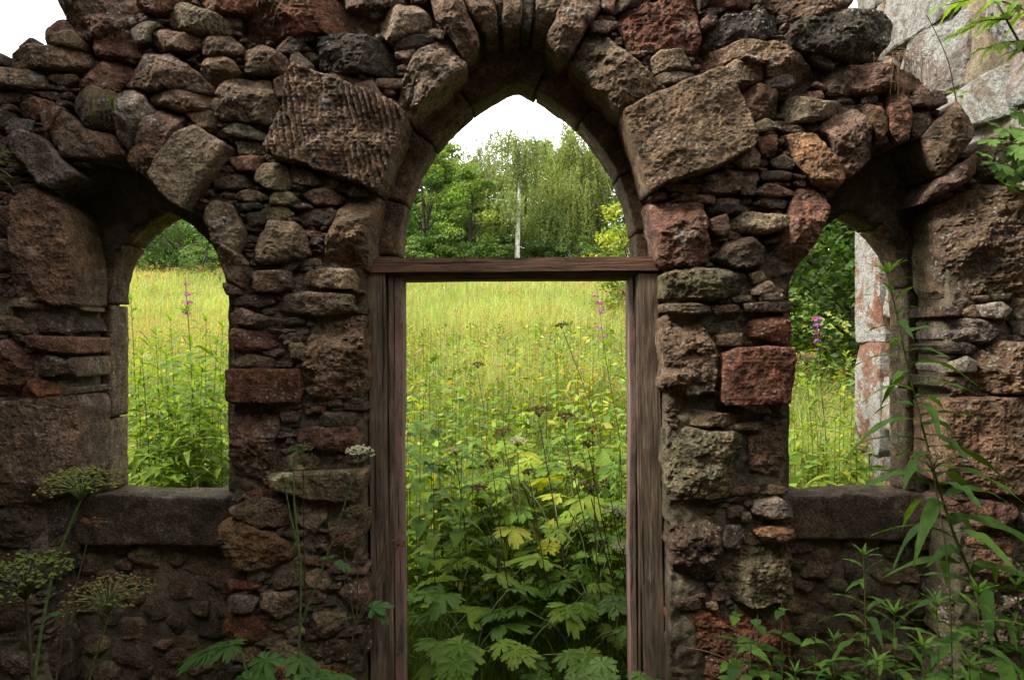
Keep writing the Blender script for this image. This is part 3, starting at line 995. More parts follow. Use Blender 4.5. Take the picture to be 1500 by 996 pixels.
# sills and the thin walling under the windows
def rough_box(x0, x1, y0, y1, z0, z1, seed, amp=0.006, step=0.02, er=0.008):
    """box with broken, slightly rounded faces; local origin in its middle"""
    c = np.array([(x0 + x1) / 2, (y0 + y1) / 2, (z0 + z1) / 2]); h = np.array([x1 - x0, y1 - y0, z1 - z0]) / 2
    parts = []
    for ax in range(3):
        u, v_ = [(1, 2), (2, 0), (0, 1)][ax]
        nu = max(2, min(90, int(2 * h[u] / step))); nv = max(2, min(90, int(2 * h[v_] / step)))
        for sg in (-1, 1):
            U, W_ = np.meshgrid(np.linspace(-h[u], h[u], nu + 1), np.linspace(-h[v_], h[v_], nv + 1))
            V = np.zeros((U.size, 3)); V[:, u] = U.ravel(); V[:, v_] = W_.ravel(); V[:, ax] = sg * h[ax]
            i = np.arange(nv)[:, None] * (nu + 1) + np.arange(nu)[None, :]
            q = np.stack([i, i + 1, i + nu + 2, i + nu + 1], -1).reshape(-1, 4)
            parts.append((V, q if sg > 0 else q[:, ::-1], None))
    V, q, _ = join_parts(parts)
    core = np.clip(V, -(h - er), h - er)
    dv = V - core
    ln = np.linalg.norm(dv, axis=1, keepdims=True)
    V = core + dv / np.maximum(ln, 1e-9) * np.minimum(ln, er)
    p = V + c + seed
    V = V + np.c_[fbm(p * 8, 4, seed), fbm(p * 8, 4, seed + 3), fbm(p * 8, 4, seed + 6)] * amp
    return V, q, None, c

def box_part(name, mat, parent, x0, x1, y0, y1, z0, z1, seed, amp=0.006, step=0.02, er=0.008, color=None, kind=None):
    V, q, t, c = rough_box(x0, x1, y0, y1, z0, z1, seed, amp, step, er)
    pl = Vector(parent.location) if parent is not None else Vector((0, 0, 0))
    return obj(name, mesh_np(name, V, q, t, True, mat), parent, Vector(c) - pl, color, kind)

box_part('sill', M_STONE, wall, -1.95, -1.172, 0.17, 0.395, 0.78, 0.998, 61, 0.020, 0.010, 0.016, (0.135, 0.10, 0.068, 0.3))
box_part('sill', M_STONE, wall, 1.13, 1.85, 0.19, 0.395, 0.80, 0.998, 62, 0.020, 0.010, 0.016, (0.135, 0.098, 0.068, 0.3))

def apron(xa, xb, seed):
    P = np.array([[xa, -0.04], [xb, -0.04], [xb, 0.82], [xa, 0.82]])
    mk = np.zeros((GH, GW), bool); raster(P, mk)
    obj('lime_render', core_mesh(mk, 'lime_render', 0.255, 0.38, 0.034, M_MORTAR, seed=seed), wall)
    fr = mk.copy()
    for i, (Q, tot, _x) in enumerate(fill_stones(fr, seed, [(0.14, 0.26, 0.45, 0.75), (0.09, 0.16, 0.4, 0.7)], [90, 160])):
        V, q, t, c = stone_geo(Q, 7000 + seed * 50 + i, 0.012 + 0.02 * rs.rand(), 0.1, 1.2, '', 0.010)
        obj('stone', mesh_np('stone', V, q, t, False, M_STONE), wall, (c[0], 0.235, c[1]), pal('bbGd'[i % 4], np.random.RandomState(i), 0.2))
apron(-1.95, -1.17, 21)
apron(1.13, 1.86, 22)

# ------------------------------------------------------------------ the timber door frame standing in the doorway
frame = thing('door_frame', 'weathered old timber door frame without a door in the pointed doorway', 'door frame', (0.02, 0.12, 0.0))
def bar(name, mat, x0, x1, y0, y1, z0, z1, seed, amp=0.0022, tilt=0.0, parent=frame):
    """a bar with its grain along local Z (long axis), whichever way it lies"""
    w_, d_, h_ = x1 - x0, y1 - y0, z1 - z0
    if w_ > h_:
        V, q, t, c = rough_box(-h_ / 2, h_ / 2, -d_ / 2, d_ / 2, -w_ / 2, w_ / 2, seed, amp, 0.025, 0.004)
    else:
        V, q, t, c = rough_box(-w_ / 2, w_ / 2, -d_ / 2, d_ / 2, -h_ / 2, h_ / 2, seed, amp, 0.025, 0.004)
    loc = Vector(((x0 + x1) / 2, (y0 + y1) / 2, (z0 + z1) / 2)) - frame.location
    o = obj(name, mesh_np(name, V, q, t, True, mat), parent, loc)
    for v_ in o.data.vertices: v_.co.x += 0.004 * math.sin(v_.co.z * 2.1 + seed) + 0.0015 * math.sin(v_.co.z * 6.3 + seed * 2)
    o.rotation_euler = (0, rad(90) + tilt if w_ > h_ else tilt, 0)
    return o
M_HEAD = timber_mat('stained_oak', (0.055, 0.032, 0.02), (0.23, 0.145, 0.095), (0.19, 0.095, 0.06))
yA, yB = 0.09, 0.19
bar('jamb', M_FRAME, -0.605, -0.528, yA, yB, -0.02, 1.962, 71, tilt=rad(-0.35))
bar('jamb', M_FRAME, 0.545, 0.635, yA, yB, -0.02, 1.962, 72, tilt=rad(-0.55))
bar('head', M_HEAD, -0.607, 0.622, yA - 0.012, yB, 1.966, 2.026, 73, tilt=rad(-0.15))
bar('door_stop', M_STOP, -0.500, -0.462, yA + 0.028, yB + 0.02, -0.02, 1.945, 74, tilt=rad(-0.3))
bar('door_stop', M_STOP, 0.505, 0.532, yA + 0.028, yB + 0.02, -0.02, 1.945, 75, tilt=rad(-0.5))
bar('bead', M_FRAME, -0.526, -0.503, yA + 0.016, yB, -0.02, 1.952, 76, tilt=rad(-0.32))
bar('bead', M_FRAME, 0.534, 0.544, yA + 0.010, yB, -0.02, 1.952, 77, tilt=rad(-0.5))
bar('head_stop', M_FRAME, -0.527, 0.545, yA + 0.03, yB + 0.015, 1.936, 1.972, 78, tilt=rad(-0.15))
hp = bar('hinge_plate', M_IRON, -0.548, -0.532, yA - 0.004, yA + 0.006, 0.58, 0.66, 79, 0.0008)
hp.rotation_euler = (0, 0, 0)
# ------------------------------------------------------------------ ground
def ground_z(x, y):
    x = np.asarray(x, float); y = np.asarray(y, float)
    t = np.clip((y - 1.0), 0, None)
    z = 0.146 * t * np.clip(t / 3.5, 0, 1) ** 0.6
    z = np.where(y > 44, 0.146 * 43 + (y - 44) * 0.05, z)
    z = z + np.where(y > 1.0, 0.12 * np.sin(x * 0.31 + 1.3) * np.clip(t / 10, 0, 1) + 0.004 * x * np.clip(t / 10, 0, 1), 0)
    return z
def terrain():
    ys = np.r_[np.linspace(-60, -6, 14), np.linspace(-5.5, 12, 60), np.linspace(12.6, 60, 60), np.linspace(64, 400, 30)]
    xs = np.r_[np.linspace(-300, -32, 20), np.linspace(-30, 30, 90), np.linspace(32, 300, 20)]
    X, Y = np.meshgrid(xs, ys)
    Z = ground_z(X.ravel(), Y.ravel())
    p = np.c_[X.ravel(), Y.ravel(), np.zeros(X.size)]
    Z = Z + 0.05 * fbm(p * 0.6, 3, 4) * (Y.ravel() > -8) - 0.06
    i = np.arange(len(ys) - 1)[:, None] * len(xs) + np.arange(len(xs) - 1)[None]
    q = np.stack([i, i + 1, i + len(xs) + 1, i + len(xs)], -1).reshape(-1, 4)
    return mesh_np('ground', np.c_[X.ravel(), Y.ravel(), Z], q, None, True, plain_mat('mossy_soil', (0.035, 0.03, 0.016), (0.075, 0.085, 0.025), 3.0, 0.95, 0.03))
obj('ground', terrain(), kind='structure')

# unseen walls of the roofless room, added around the viewer to dim it
for nm, b_ in (('shading_side_wall', (-3.1, -2.55, -4.9, 0.38, -0.1, 3.9)), ('shading_side_wall', (2.6, 3.15, -4.9, -0.02, -0.1, 3.6)), ('shading_back_wall', (-2.55, 2.6, -5.4, -4.9, -0.1, 3.7))):
    o = box_part(nm, M_STONE, None, *b_, seed=31, amp=0.05, step=0.08, er=0.05, color=(0.16, 0.12, 0.095, 0.6), kind='structure')
# ------------------------------------------------------------------ plants: leaf shapes, stems
M_LEAF = leaf_mat('leaf', 'object')
M_FOL = leaf_mat('foliage', 'attr', trans=0.38, gloss=0.12)
M_GRASS = leaf_mat('grass', 'attr', trans=0.45, gloss=0.1)
M_STEM = leaf_mat('stem', 'object', trans=0.05, gloss=0.2)
M_FLOWER = leaf_mat('petal', 'object', trans=0.4, gloss=0.05)
M_BARK = plain_mat('dark_bark', (0.03, 0.025, 0.02), (0.09, 0.075, 0.06), 9, 0.95, 0.03)
def birch_mat():
    m, nt, out = new_mat('birch_bark')
    b = NB(nt)
    tc = b.n('TexCoord'); mp = b.n('Mapping'); mp.inputs['Scale'].default_value = (1.2, 1.2, 5)
    b.l(tc.outputs['Object'], mp.inputs['Vector'])
    f = b.ramp(b.noise(mp.outputs[0], 1.3, 6, 0.7, 0.4), 0.55, 0.64)
    c = b.mix(f, (0.50, 0.48, 0.44, 1), (0.07, 0.06, 0.055, 1))
    b.l(b.bsdf(c, 0.8, None, 0.2), out.inputs['Surface'])
    return m
M_BIRCH = birch_mat()

def blade_mesh(name, L=1.0, W=0.2, kind='lance', teeth=0, droop=0.35, fold=0.25, wave=0.0, seed=1, nseg=12, mat=None):
    """a leaf lying along +X, its midrib sagging by droop, halves folded up by fold"""
    r = np.random.RandomState(seed)
    t = np.linspace(0, 1, nseg + 1)
    if kind == 'lance': wd = np.sin(np.pi * t ** 0.8) ** 0.9 * (1 - 0.25 * t)
    elif kind == 'ovate': wd = np.sin(np.pi * np.clip(t, 0, 1) ** 0.62) ** 0.85
    else: wd = np.sin(np.pi * t ** 0.7)
    wd = wd * W / 2
    if teeth: wd = wd * (1 + 0.10 * ((np.arange(nseg + 1) % 2) * 2 - 1) * (wd > W * 0.08))
    wd[0] = W * 0.03; wd[-1] = 0.0
    zc = -droop * t ** 2 * L + 0.12 * droop * np.sin(t * math.pi) * L
    xs = t * L * (1 - 0.15 * droop * t)
    wob = wave * np.sin(t * 19 + seed) * W
    rows = []
    for sgn, fr in ((-1, 1.0), (-1, 0.5), (0, 0), (1, 0.5), (1, 1.0)):
        y = sgn * wd * fr
        z = zc + np.abs(y) * fold + (wob * fr * (1 if sgn > 0 else -1) if sgn else 0)
        rows.append(np.c_[xs, y, z])
    V = np.stack(rows, 1).reshape(-1, 3)
    i = np.arange(nseg)[:, None] * 5 + np.arange(4)[None]
    q = np.stack([i, i + 5, i + 6, i + 1], -1).reshape(-1, 4)
    return mesh_np(name, V, q, None, True, mat or M_LEAF)

def lobed_mesh(name, lobes=7, seed=1, deep=0.55, span=2.5, teeth=True, mat=None, droop=0.25):
    """broad palmately lobed leaf (hogweed, sycamore): stalk joint at the origin, middle lobe along +X, unit length"""
    r = np.random.RandomState(seed)
    n = lobes * 12
    th = np.linspace(-span, span, n + 1)
    ph = (th + span) / (2 * span) * lobes
    k = np.floor(np.clip(ph, 0, lobes - 1e-6)); f = ph - k
    Ll = 1 - 0.5 * np.abs((np.arange(lobes) + 0.5) / lobes * 2 - 1) ** 1.3
    Ll = Ll * r.uniform(0.88, 1.08, lobes)
    tip = Ll[k.astype(int)]
    prof = (1 - np.abs(2 * f - 1)) ** 0.55
    rr = tip * (1 - deep + deep * prof)
    if teeth: rr = rr * (1 + 0.05 * np.where(np.arange(n + 1) % 2, 1, -1) + 0.10 * np.where((np.arange(n + 1) // 2) % 2, 1, -1) * (np.abs(2 * f - 1) > 0.25))
    rings = [0.0, 0.35, 0.7, 1.0]
    V = [[0, 0, 0]]
    for s in rings[1:]:
        x = rr * s * np.cos(th * (1 if s > 0.5 else 1)); y = rr * s * np.sin(th)
        crease = (prof - 0.5) * 0.10 * s
        z = -droop * (rr * s) ** 2 + 0.05 * (rr * s) - crease + 0.03 * np.sin(th * 3 + seed) * s
        V += np.c_[x, y, z].tolist()
    V = np.array(V)
    m = n + 1
    T = np.c_[np.zeros(n, int), 1 + np.arange(n), 2 + np.arange(n)]
    Q = []
    for a in range(2):
        b0 = 1 + a * m; b1 = b0 + m
        j = np.arange(n)
        Q.append(np.c_[b0 + j, b1 + j, b1 + j + 1, b0 + j + 1])
    return mesh_np(name, V, np.concatenate(Q), T, True, mat or M_LEAF)

def tube(pts, r0, r1, k=6, knots=None):
    """tapered tube through pts"""
    pts = np.asarray(pts, float)
    if len(pts) > 2:
        d = np.r_[0, np.cumsum(np.linalg.norm(np.diff(pts, axis=0), axis=1))]
        m = max(len(pts) * 3, 6)
        t = np.linspace(0, d[-1], m)
        P = np.stack([np.interp(t, d, pts[:, i]) for i in range(3)], 1)
        for _ in range(2): P[1:-1] = (P[:-2] + 2 * P[1:-1] + P[2:]) / 4
    else:
        P = pts
    m = len(P)
    T = np.gradient(P, axis=0)
    T /= np.linalg.norm(T, axis=1, keepdims=True) + 1e-9
    ref = np.array([0.3, 0.9, 0.2]) if abs(T[0, 2]) > 0.8 else np.array([0, 0, 1.0])
    A = np.cross(T, ref); A /= np.linalg.norm(A, axis=1, keepdims=True) + 1e-9
    B = np.cross(T, A)
    rr = np.linspace(r0, r1, m)
    a = np.arange(k) / k * 2 * math.pi
    V = P[:, None] + rr[:, None, None] * (np.cos(a)[None, :, None] * A[:, None] + np.sin(a)[None, :, None] * B[:, None])
    V = V.reshape(-1, 3)
    i = np.arange(m - 1)[:, None] * k; j = np.arange(k)[None]; j2 = (j + 1) % k
    q = np.stack([i + j, i + j2, i + k + j2, i + k + j], -1).reshape(-1, 4)
    return V, q, None

def smooth_path(pts, m=24):
    pts = np.asarray(pts, float)
    d = np.r_[0, np.cumsum(np.linalg.norm(np.diff(pts, axis=0), axis=1))]
    t = np.linspace(0, d[-1], m)
    P = np.stack([np.interp(t, d, pts[:, i]) for i in range(3)], 1)
    for _ in range(3): P[1:-1] = (P[:-2] + 2 * P[1:-1] + P[2:]) / 4
    return P

RV = random.Random(5)
LANCE = [blade_mesh('lance_leaf', 1, 0.18, 'lance', 0, dr, 0.22, 0.08, 10 + i, 14) for i, dr in enumerate((0.25, 0.45, 0.65, 0.35))]
OVATE = [blade_mesh('ovate_leaf', 1, 0.55, 'ovate', 1, dr, 0.22, 0.04, 20 + i, 13) for i, dr in enumerate((0.2, 0.4, 0.3))]
LOBED = [lobed_mesh('lobed_leaf', lb, 30 + i, dp, sp, True, None, dr) for i, (lb, dp, sp, dr) in enumerate(((5, 0.5, 2.2, 0.25), (7, 0.52, 2.5, 0.35), (5, 0.42, 2.0, 0.15), (5, 0.55, 1.8, 0.3)))]
def pinnate_mesh(name, seed):
    """hogweed leaf: a lobed end leaflet and two pairs of lobed side leaflets on one rib"""
    src = [lobed_mesh('tmp', 5, seed + k, 0.5, 1.9, True, None, 0.2) for k in range(3)]
    r = np.random.RandomState(seed)
    V_, F_ = [], []
    n = 0
    for k, (x0, a, sc) in enumerate(((0.52, 0.0, 0.52), (0.48, 0.95, 0.40), (0.48, -0.95, 0.40), (0.14, 1.15, 0.38), (0.14, -1.15, 0.38))):
        me = src[k % 3]
        v = np.empty(len(me.vertices) * 3); me.vertices.foreach_get('co', v); v = v.reshape(-1, 3) * sc * r.uniform(0.9, 1.1)
        a += r.uniform(-0.12, 0.12)
        X_ = v[:, 0] * math.cos(a) - v[:, 1] * math.sin(a) + x0; Y_ = v[:, 0] * math.sin(a) + v[:, 1] * math.cos(a)
        z_ = v[:, 2] - 0.22 * (X_ ** 2 + Y_ ** 2) * 0.6 + 0.01 * k
        V_.append(np.c_[X_, Y_, z_])
        F_ += [[i + n for i in p.vertices] for p in me.polygons]
        n += len(v)
    tv, tq, _ = tube([[0, 0, 0], [0.3, 0, -0.01], [0.6, 0, -0.05]], 0.012, 0.006, 4)
    V_.append(tv); F_ += (tq + n).tolist()
    Q_ = [f for f in F_ if len(f) == 4]; T_ = [f for f in F_ if len(f) == 3]
    return mesh_np(name, np.concatenate(V_), Q_, T_, True, M_LEAF)
PINN = [pinnate_mesh('hogweed_leaf', 60 + 5 * i) for i in range(3)]
LOBED = PINN + LOBED[:1]
PALM = [lobed_mesh('palmate_leaf', 5, 50 + i, 0.45, 2.5, True, None, 0.2) for i in range(2)]

def leaf(root, me, pos, az, pitch, scale, color, roll=0.0, name='leaf', wid=1.0):
    o = bpy.data.objects.new(name, me)
    COL.objects.link(o)
    o.parent = root
    o.location = Vector(pos) - root.location
    o.rotation_euler = (roll, -pitch, az)
    o.scale = (scale, scale * wid, scale)
    o.color = (color[0], color[1], color[2], 1)
    return o

GREEN = [(0.075, 0.140, 0.018), (0.098, 0.172, 0.020), (0.125, 0.19, 0.022), (0.062, 0.120, 0.020)]
YELG = [(0.18, 0.24, 0.025), (0.23, 0.25, 0.025), (0.13, 0.20, 0.025)]
def tintg(pal_=GREEN, k=1.0):
    c = RV.choice(pal_); f = RV.uniform(0.8, 1.25) * k
    return (c[0] * f, c[1] * f, c[2] * f)

def stem_obj(root, pts, r0, r1, color, name='stem', k=6):
    V, q, _ = tube(pts, r0, r1, k)
    o = obj(name, mesh_np(name, V - np.array(root.location), q, None, True, M_STEM), root, color=color + (1,))
    return o

def willowherb(pts, label, group, n=34, Lmax=0.18, flowers=0, start=0.12, pal_=GREEN, r0=0.006, az0=0.0, droopy=0.15, spread=None, spike=0.0):
    """upright stem with narrow willow-like leaves all round, sometimes a purple flower spike"""
    P = smooth_path(pts, 40)
    root = thing('willowherb', label, 'plant', tuple(P[0]), group)
    stem_obj(root, P, r0, r0 * 0.3, (0.09, 0.10, 0.03))
    az = az0
    for i in range(n):
        t = start + (1 - spike - start) * (i + 0.5) / n
        p = P[min(39, int(t * 39))] + (P[min(39, int(t * 39) + 1)] - P[min(39, int(t * 39))]) * (t * 39 % 1)
        az += 2.4 + RV.uniform(-0.25, 0.25)
        s = Lmax * (0.55 + 0.6 * math.sin(math.pi * min(1, 0.15 + t * 0.85)) ** 0.8) * (1 - 0.4 * max(0, t - 0.75) / 0.25) * RV.uniform(0.8, 1.12)
        leaf(root, RV.choice(LANCE), p, az, RV.uniform(0.1, 0.55) + (0.5 if t > 0.93 else 0) - droopy, s, tintg(pal_), RV.uniform(-0.35, 0.35))
    for i in range(6):                              # tuft of young leaves at the tip
        leaf(root, LANCE[0], P[-1] if not spike else P[int(39 * (1 - spike))], az + i * 1.05, RV.uniform(0.6, 1.1), Lmax * 0.33, tintg(pal_, 1.15), 0)
    if flowers:
        parts = []
        rr = np.random.RandomState(int(abs(P[0][0]) * 1000) % 9999)
        for i in range(flowers):
            t = 1 - spike * rr.uniform(0.05, 0.95)
            p = P[min(39, int(t * 39))]
            a = rr.rand() * 6.28; rad_ = 0.012 + 0.014 * rr.rand()
            c = p + np.array([math.cos(a) * rad_, math.sin(a) * rad_, rr.uniform(-0.01, 0.01)])
            for pe in range(4):
                b_ = pe * 1.57 + rr.rand()
                u = np.array([math.cos(b_), math.sin(b_) * 0.5, 0.5 * math.sin(b_ * 2)]); v_ = np.cross(u, [math.cos(a), math.sin(a), 0.3])
                s = 0.012
                parts.append((np.array([c, c + u * s + v_ * s * 0.5, c + u * s * 1.5, c + u * s - v_ * s * 0.5]), np.array([[0, 1, 2, 3]]), None))
        V, q, _ = join_parts(parts)
        obj('flower_spike', mesh_np('flower_spike', V - np.array(root.location), q, None, False, M_FLOWER), root, color=(0.36, 0.09, 0.44, 1), kind='stuff')
    return root

def umbel_geo(c, up, R, rays, seed, dome=0.35, fl=5, bs=0.006):
    """rays and the flower clusters at their ends"""
    r = np.random.RandomState(seed)
    up = np.asarray(up, float); up /= np.linalg.norm(up)
    a = np.cross(up, [0.3, 0.8, 0.1]); a /= np.linalg.norm(a); b_ = np.cross(up, a)
    ray, fl_ = [], []
    c = np.asarray(c, float)
    for i in range(rays):
        th = i * 2.399; rd = R * math.sqrt((i + 0.5) / rays) * r.uniform(0.9, 1.1)
        e = c + up * (R * (0.85 - dome * (rd / R) ** 2)) + (a * math.cos(th) + b_ * math.sin(th)) * rd
        mid = c + up * R * 0.45 + (a * math.cos(th) + b_ * math.sin(th)) * rd * 0.35
        ray.append(tube([c, mid, e], 0.0016, 0.0010, 3))
        for j in range(fl):
            q = e + (r.normal(0, 1, 3)) * R * 0.11 * np.array([1, 1, 0.5])
            s = bs * r.uniform(0.6, 1.3)
            V = q + s * np.array([[1, 0, 0], [-0.5, 0.87, 0.1], [-0.5, -0.87, 0.1], [0, 0, 0.9], [0, 0, -0.6]])
            fl_.append((V, None, np.array([[0, 1, 3], [1, 2, 3], [2, 0, 3], [1, 0, 4], [2, 1, 4], [0, 2, 4]])))
    return join_parts(ray), join_parts(fl_)

def hogweed_stalk(pts, label, group, heads, head_col, stem_col=(0.10, 0.13, 0.045), branches=(), leaves=(), r0=0.007, seed=1, fl=6, bs=0.006, name='hogweed'):
    """tall hollow stalk with side branches, each ending in an umbel. heads: (end point, up, radius, rays) ; branches: (t on stalk, end)"""
    P = smooth_path(pts, 30)
    root = thing(name, label, 'plant', tuple(P[0]), group)
    stem_obj(root, P, r0, r0 * 0.5, stem_col)
    for t, e in branches:
        p = P[int(t * 29)]
        mid = (p + np.asarray(e)) / 2 + np.array([0, 0, -0.03 * np.linalg.norm(np.asarray(e) - p)])
        stem_obj(root, [p, mid, e], r0 * 0.6, r0 * 0.35, stem_col, 'branch')
    for i, (c, up, R_, rays) in enumerate(heads):
        (rv, rq, _), (fv, _, ft) = umbel_geo(c, up, R_, rays, seed + i, 0.35, fl, bs)
        u = obj('umbel', mesh_np('umbel', rv - np.array(root.location), rq, None, True, M_STEM), root, color=stem_col + (1,), kind='stuff')
        hc = head_col[i % len(head_col)]
        o = obj('flower_head', mesh_np('flower_head', fv - np.array(root.location), None, ft, False, M_FLOWER), u, color=hc + (1,), kind='stuff')
    for (p, az, pitch, s, c) in leaves:
        leaf(root, RV.choice(LOBED), p, az, pitch, s, c, RV.uniform(-0.2, 0.2))
    return root

def lobed_clump(base, label, group, n, s, h, pal_=GREEN, spread=0.35, name='hogweed_leaves', meshes=None, azr=None, tilt=(-0.35, 0.3)):
    """rosette of big lobed leaves on arching stalks"""
    root = thing(name, label, 'plant', tuple(base), group)
    base = np.asarray(base, float)
    for i in range(n):
        az = (i * 2.399 + RV.uniform(-0.4, 0.4)) if azr is None else RV.uniform(*azr)
        rd = spread * RV.uniform(0.4, 1.1); hh = h * RV.uniform(0.65, 1.1)
        e = base + np.array([math.cos(az) * rd, math.sin(az) * rd, hh])
        mid = base + np.array([math.cos(az) * rd * 0.3, math.sin(az) * rd * 0.3, hh * 0.75])
        stem_obj(root, [base, mid, e], 0.005, 0.003, (0.10, 0.13, 0.05), 'leaf_stalk', 5)
        leaf(root, RV.choice(meshes or LOBED), e, az, RV.uniform(*tilt), 1.25 * s * RV.uniform(0.75, 1.2), tintg(pal_), RV.uniform(-0.25, 0.25))
    return root

def nettle(base, label, group, h, n=9, s=0.085, pal_=GREEN, lean=(0, 0), name='nettle', meshes=None):
    """straight stem with pairs of toothed leaves"""
    base = np.asarray(base, float)
    top = base + np.array([lean[0], lean[1], h])
    P = smooth_path([base, (base + top) / 2 + np.array([lean[0] * 0.2, 0, 0]), top], 20)
    root = thing(name, label, 'plant', tuple(base), group)
    stem_obj(root, P, 0.0035, 0.0018, (0.08, 0.10, 0.035), 'stem', 5)
    a = RV.uniform(0, 6.28)
    for i in range(n):
        t = 0.3 + 0.7 * (i + 0.6) / n
        p = P[min(19, int(t * 19))]
        a += 1.57 + RV.uniform(-0.2, 0.2)
        ss = s * (1.15 - 0.6 * t) * RV.uniform(0.85, 1.2) * 1.5
        for k in (0, math.pi):
            leaf(root, RV.choice(meshes or OVATE), p, a + k, RV.uniform(-0.15, 0.35), ss, tintg(pal_), RV.uniform(-0.2, 0.2))
    return root

# ------------------------------------------------------------------ leaf clouds for trees and undergrowth (numpy)
def leaf_cloud(C, size, seed, flat=0.5, col=None, colvar=0.25, hang=False, up_bias=0.6):
    """two-triangle bent leaves at points C; returns V, quads-as-tris, col"""
    r = np.random.RandomState(seed)
    n = len(C)
    nrm = r.normal(0, 1, (n, 3)); nrm[:, 2] = np.abs(nrm[:, 2]) + up_bias
    nrm /= np.linalg.norm(nrm, axis=1, keepdims=True)
    u = np.cross(nrm, r.normal(0, 1, (n, 3))); u /= np.linalg.norm(u, axis=1, keepdims=True) + 1e-9
    if hang:
        u[:, 2] -= 1.2; u /= np.linalg.norm(u, axis=1, keepdims=True)
    v = np.cross(nrm, u); v /= np.linalg.norm(v, axis=1, keepdims=True) + 1e-9
    s = (np.asarray(size) * r.uniform(0.65, 1.3, n))[:, None]
    w_ = s * flat
    V = np.stack([C - u * s * 0.5, C + v * w_ * 0.5 - nrm * s * 0.06, C + u * s * 0.5 - nrm * s * 0.14, C - v * w_ * 0.5 - nrm * s * 0.06], 1).reshape(-1, 3)
    Q = np.arange(n * 4).reshape(n, 4)
    c = np.asarray(col, float)
    if c.ndim == 1: c = np.tile(c, (n, 1))
    c = c * r.uniform(1 - colvar, 1 + colvar, (n, 1)) * (1 + r.normal(0, 0.06, (n, 3)))
    return V, Q, np.repeat(np.clip(c, 0, 1), 4, 0)

def cloud_mesh(name, clouds, mat):
    V = np.concatenate([c[0] for c in clouds]); n = 0; Q = []
    for c in clouds:
        Q.append(c[1] + n); n += len(c[0])
    return mesh_np(name, V, np.concatenate(Q), None, False, mat, np.concatenate([c[2] for c in clouds]))

def broad_tree(name, label, group, base, H, W, seed, col, nleaf=16000, size=0.16, trunk_r=0.18, clumps=70, low=0.12, trunk_mat=None, col2=None, ymax=None):
    r = np.random.RandomState(seed)
    base = np.asarray(base, float)
    root = thing(name, label, 'tree', tuple(base), group)
    parts = [tube([base * 0, [r.normal(0, .1), 0, H * 0.4], [r.normal(0, .25), 0, H * 0.8]], trunk_r, trunk_r * 0.3, 7)]
    cl = []
    for i in range(clumps):
        z = low + (1 - low) * r.rand() ** 1.15
        prof = math.sin(math.pi * min(1, (z * 0.86 + 0.12))) ** 0.7
        a = r.rand() * 6.283; rd = W / 2 * prof * math.sqrt(r.uniform(0.25, 1))
        cl.append([math.cos(a) * rd, math.sin(a) * rd, z * H])
    cl = np.array(cl)
    for k in range(0, clumps, 4):
        e = cl[k]
        s = np.array([0, 0, max(H * 0.12, e[2] * 0.55)])
        parts.append(tube([s, (s + e) / 2 + [0, 0, 0.05 * H], e], trunk_r * 0.3, 0.015, 5))
    V, q, _ = join_parts(parts)
    obj('trunk', mesh_np('trunk', V, q, None, True, trunk_mat or M_BARK), root)
    per = nleaf // clumps
    ci = np.repeat(np.arange(clumps), per)
    rad_ = (W * 0.13 * r.uniform(0.6, 1.35, clumps))[ci]
    d = r.normal(0, 1, (len(ci), 3)); d /= np.linalg.norm(d, axis=1, keepdims=True)
    C = cl[ci] + d * (rad_ * r.rand(len(ci)) ** 0.4)[:, None] * np.array([1.15, 1.15, 0.55])
    cc = np.array(col)[None] * r.uniform(0.75, 1.25, clumps)[:, None]
    if col2 is not None:
        m = r.rand(clumps) < 0.35
        cc[m] = np.array(col2)[None] * r.uniform(0.8, 1.2, m.sum())[:, None]
    obj('crown', cloud_mesh('crown', [leaf_cloud(C, size, seed + 1, 0.6, cc[ci], 0.3)], M_FOL), root)
    return root

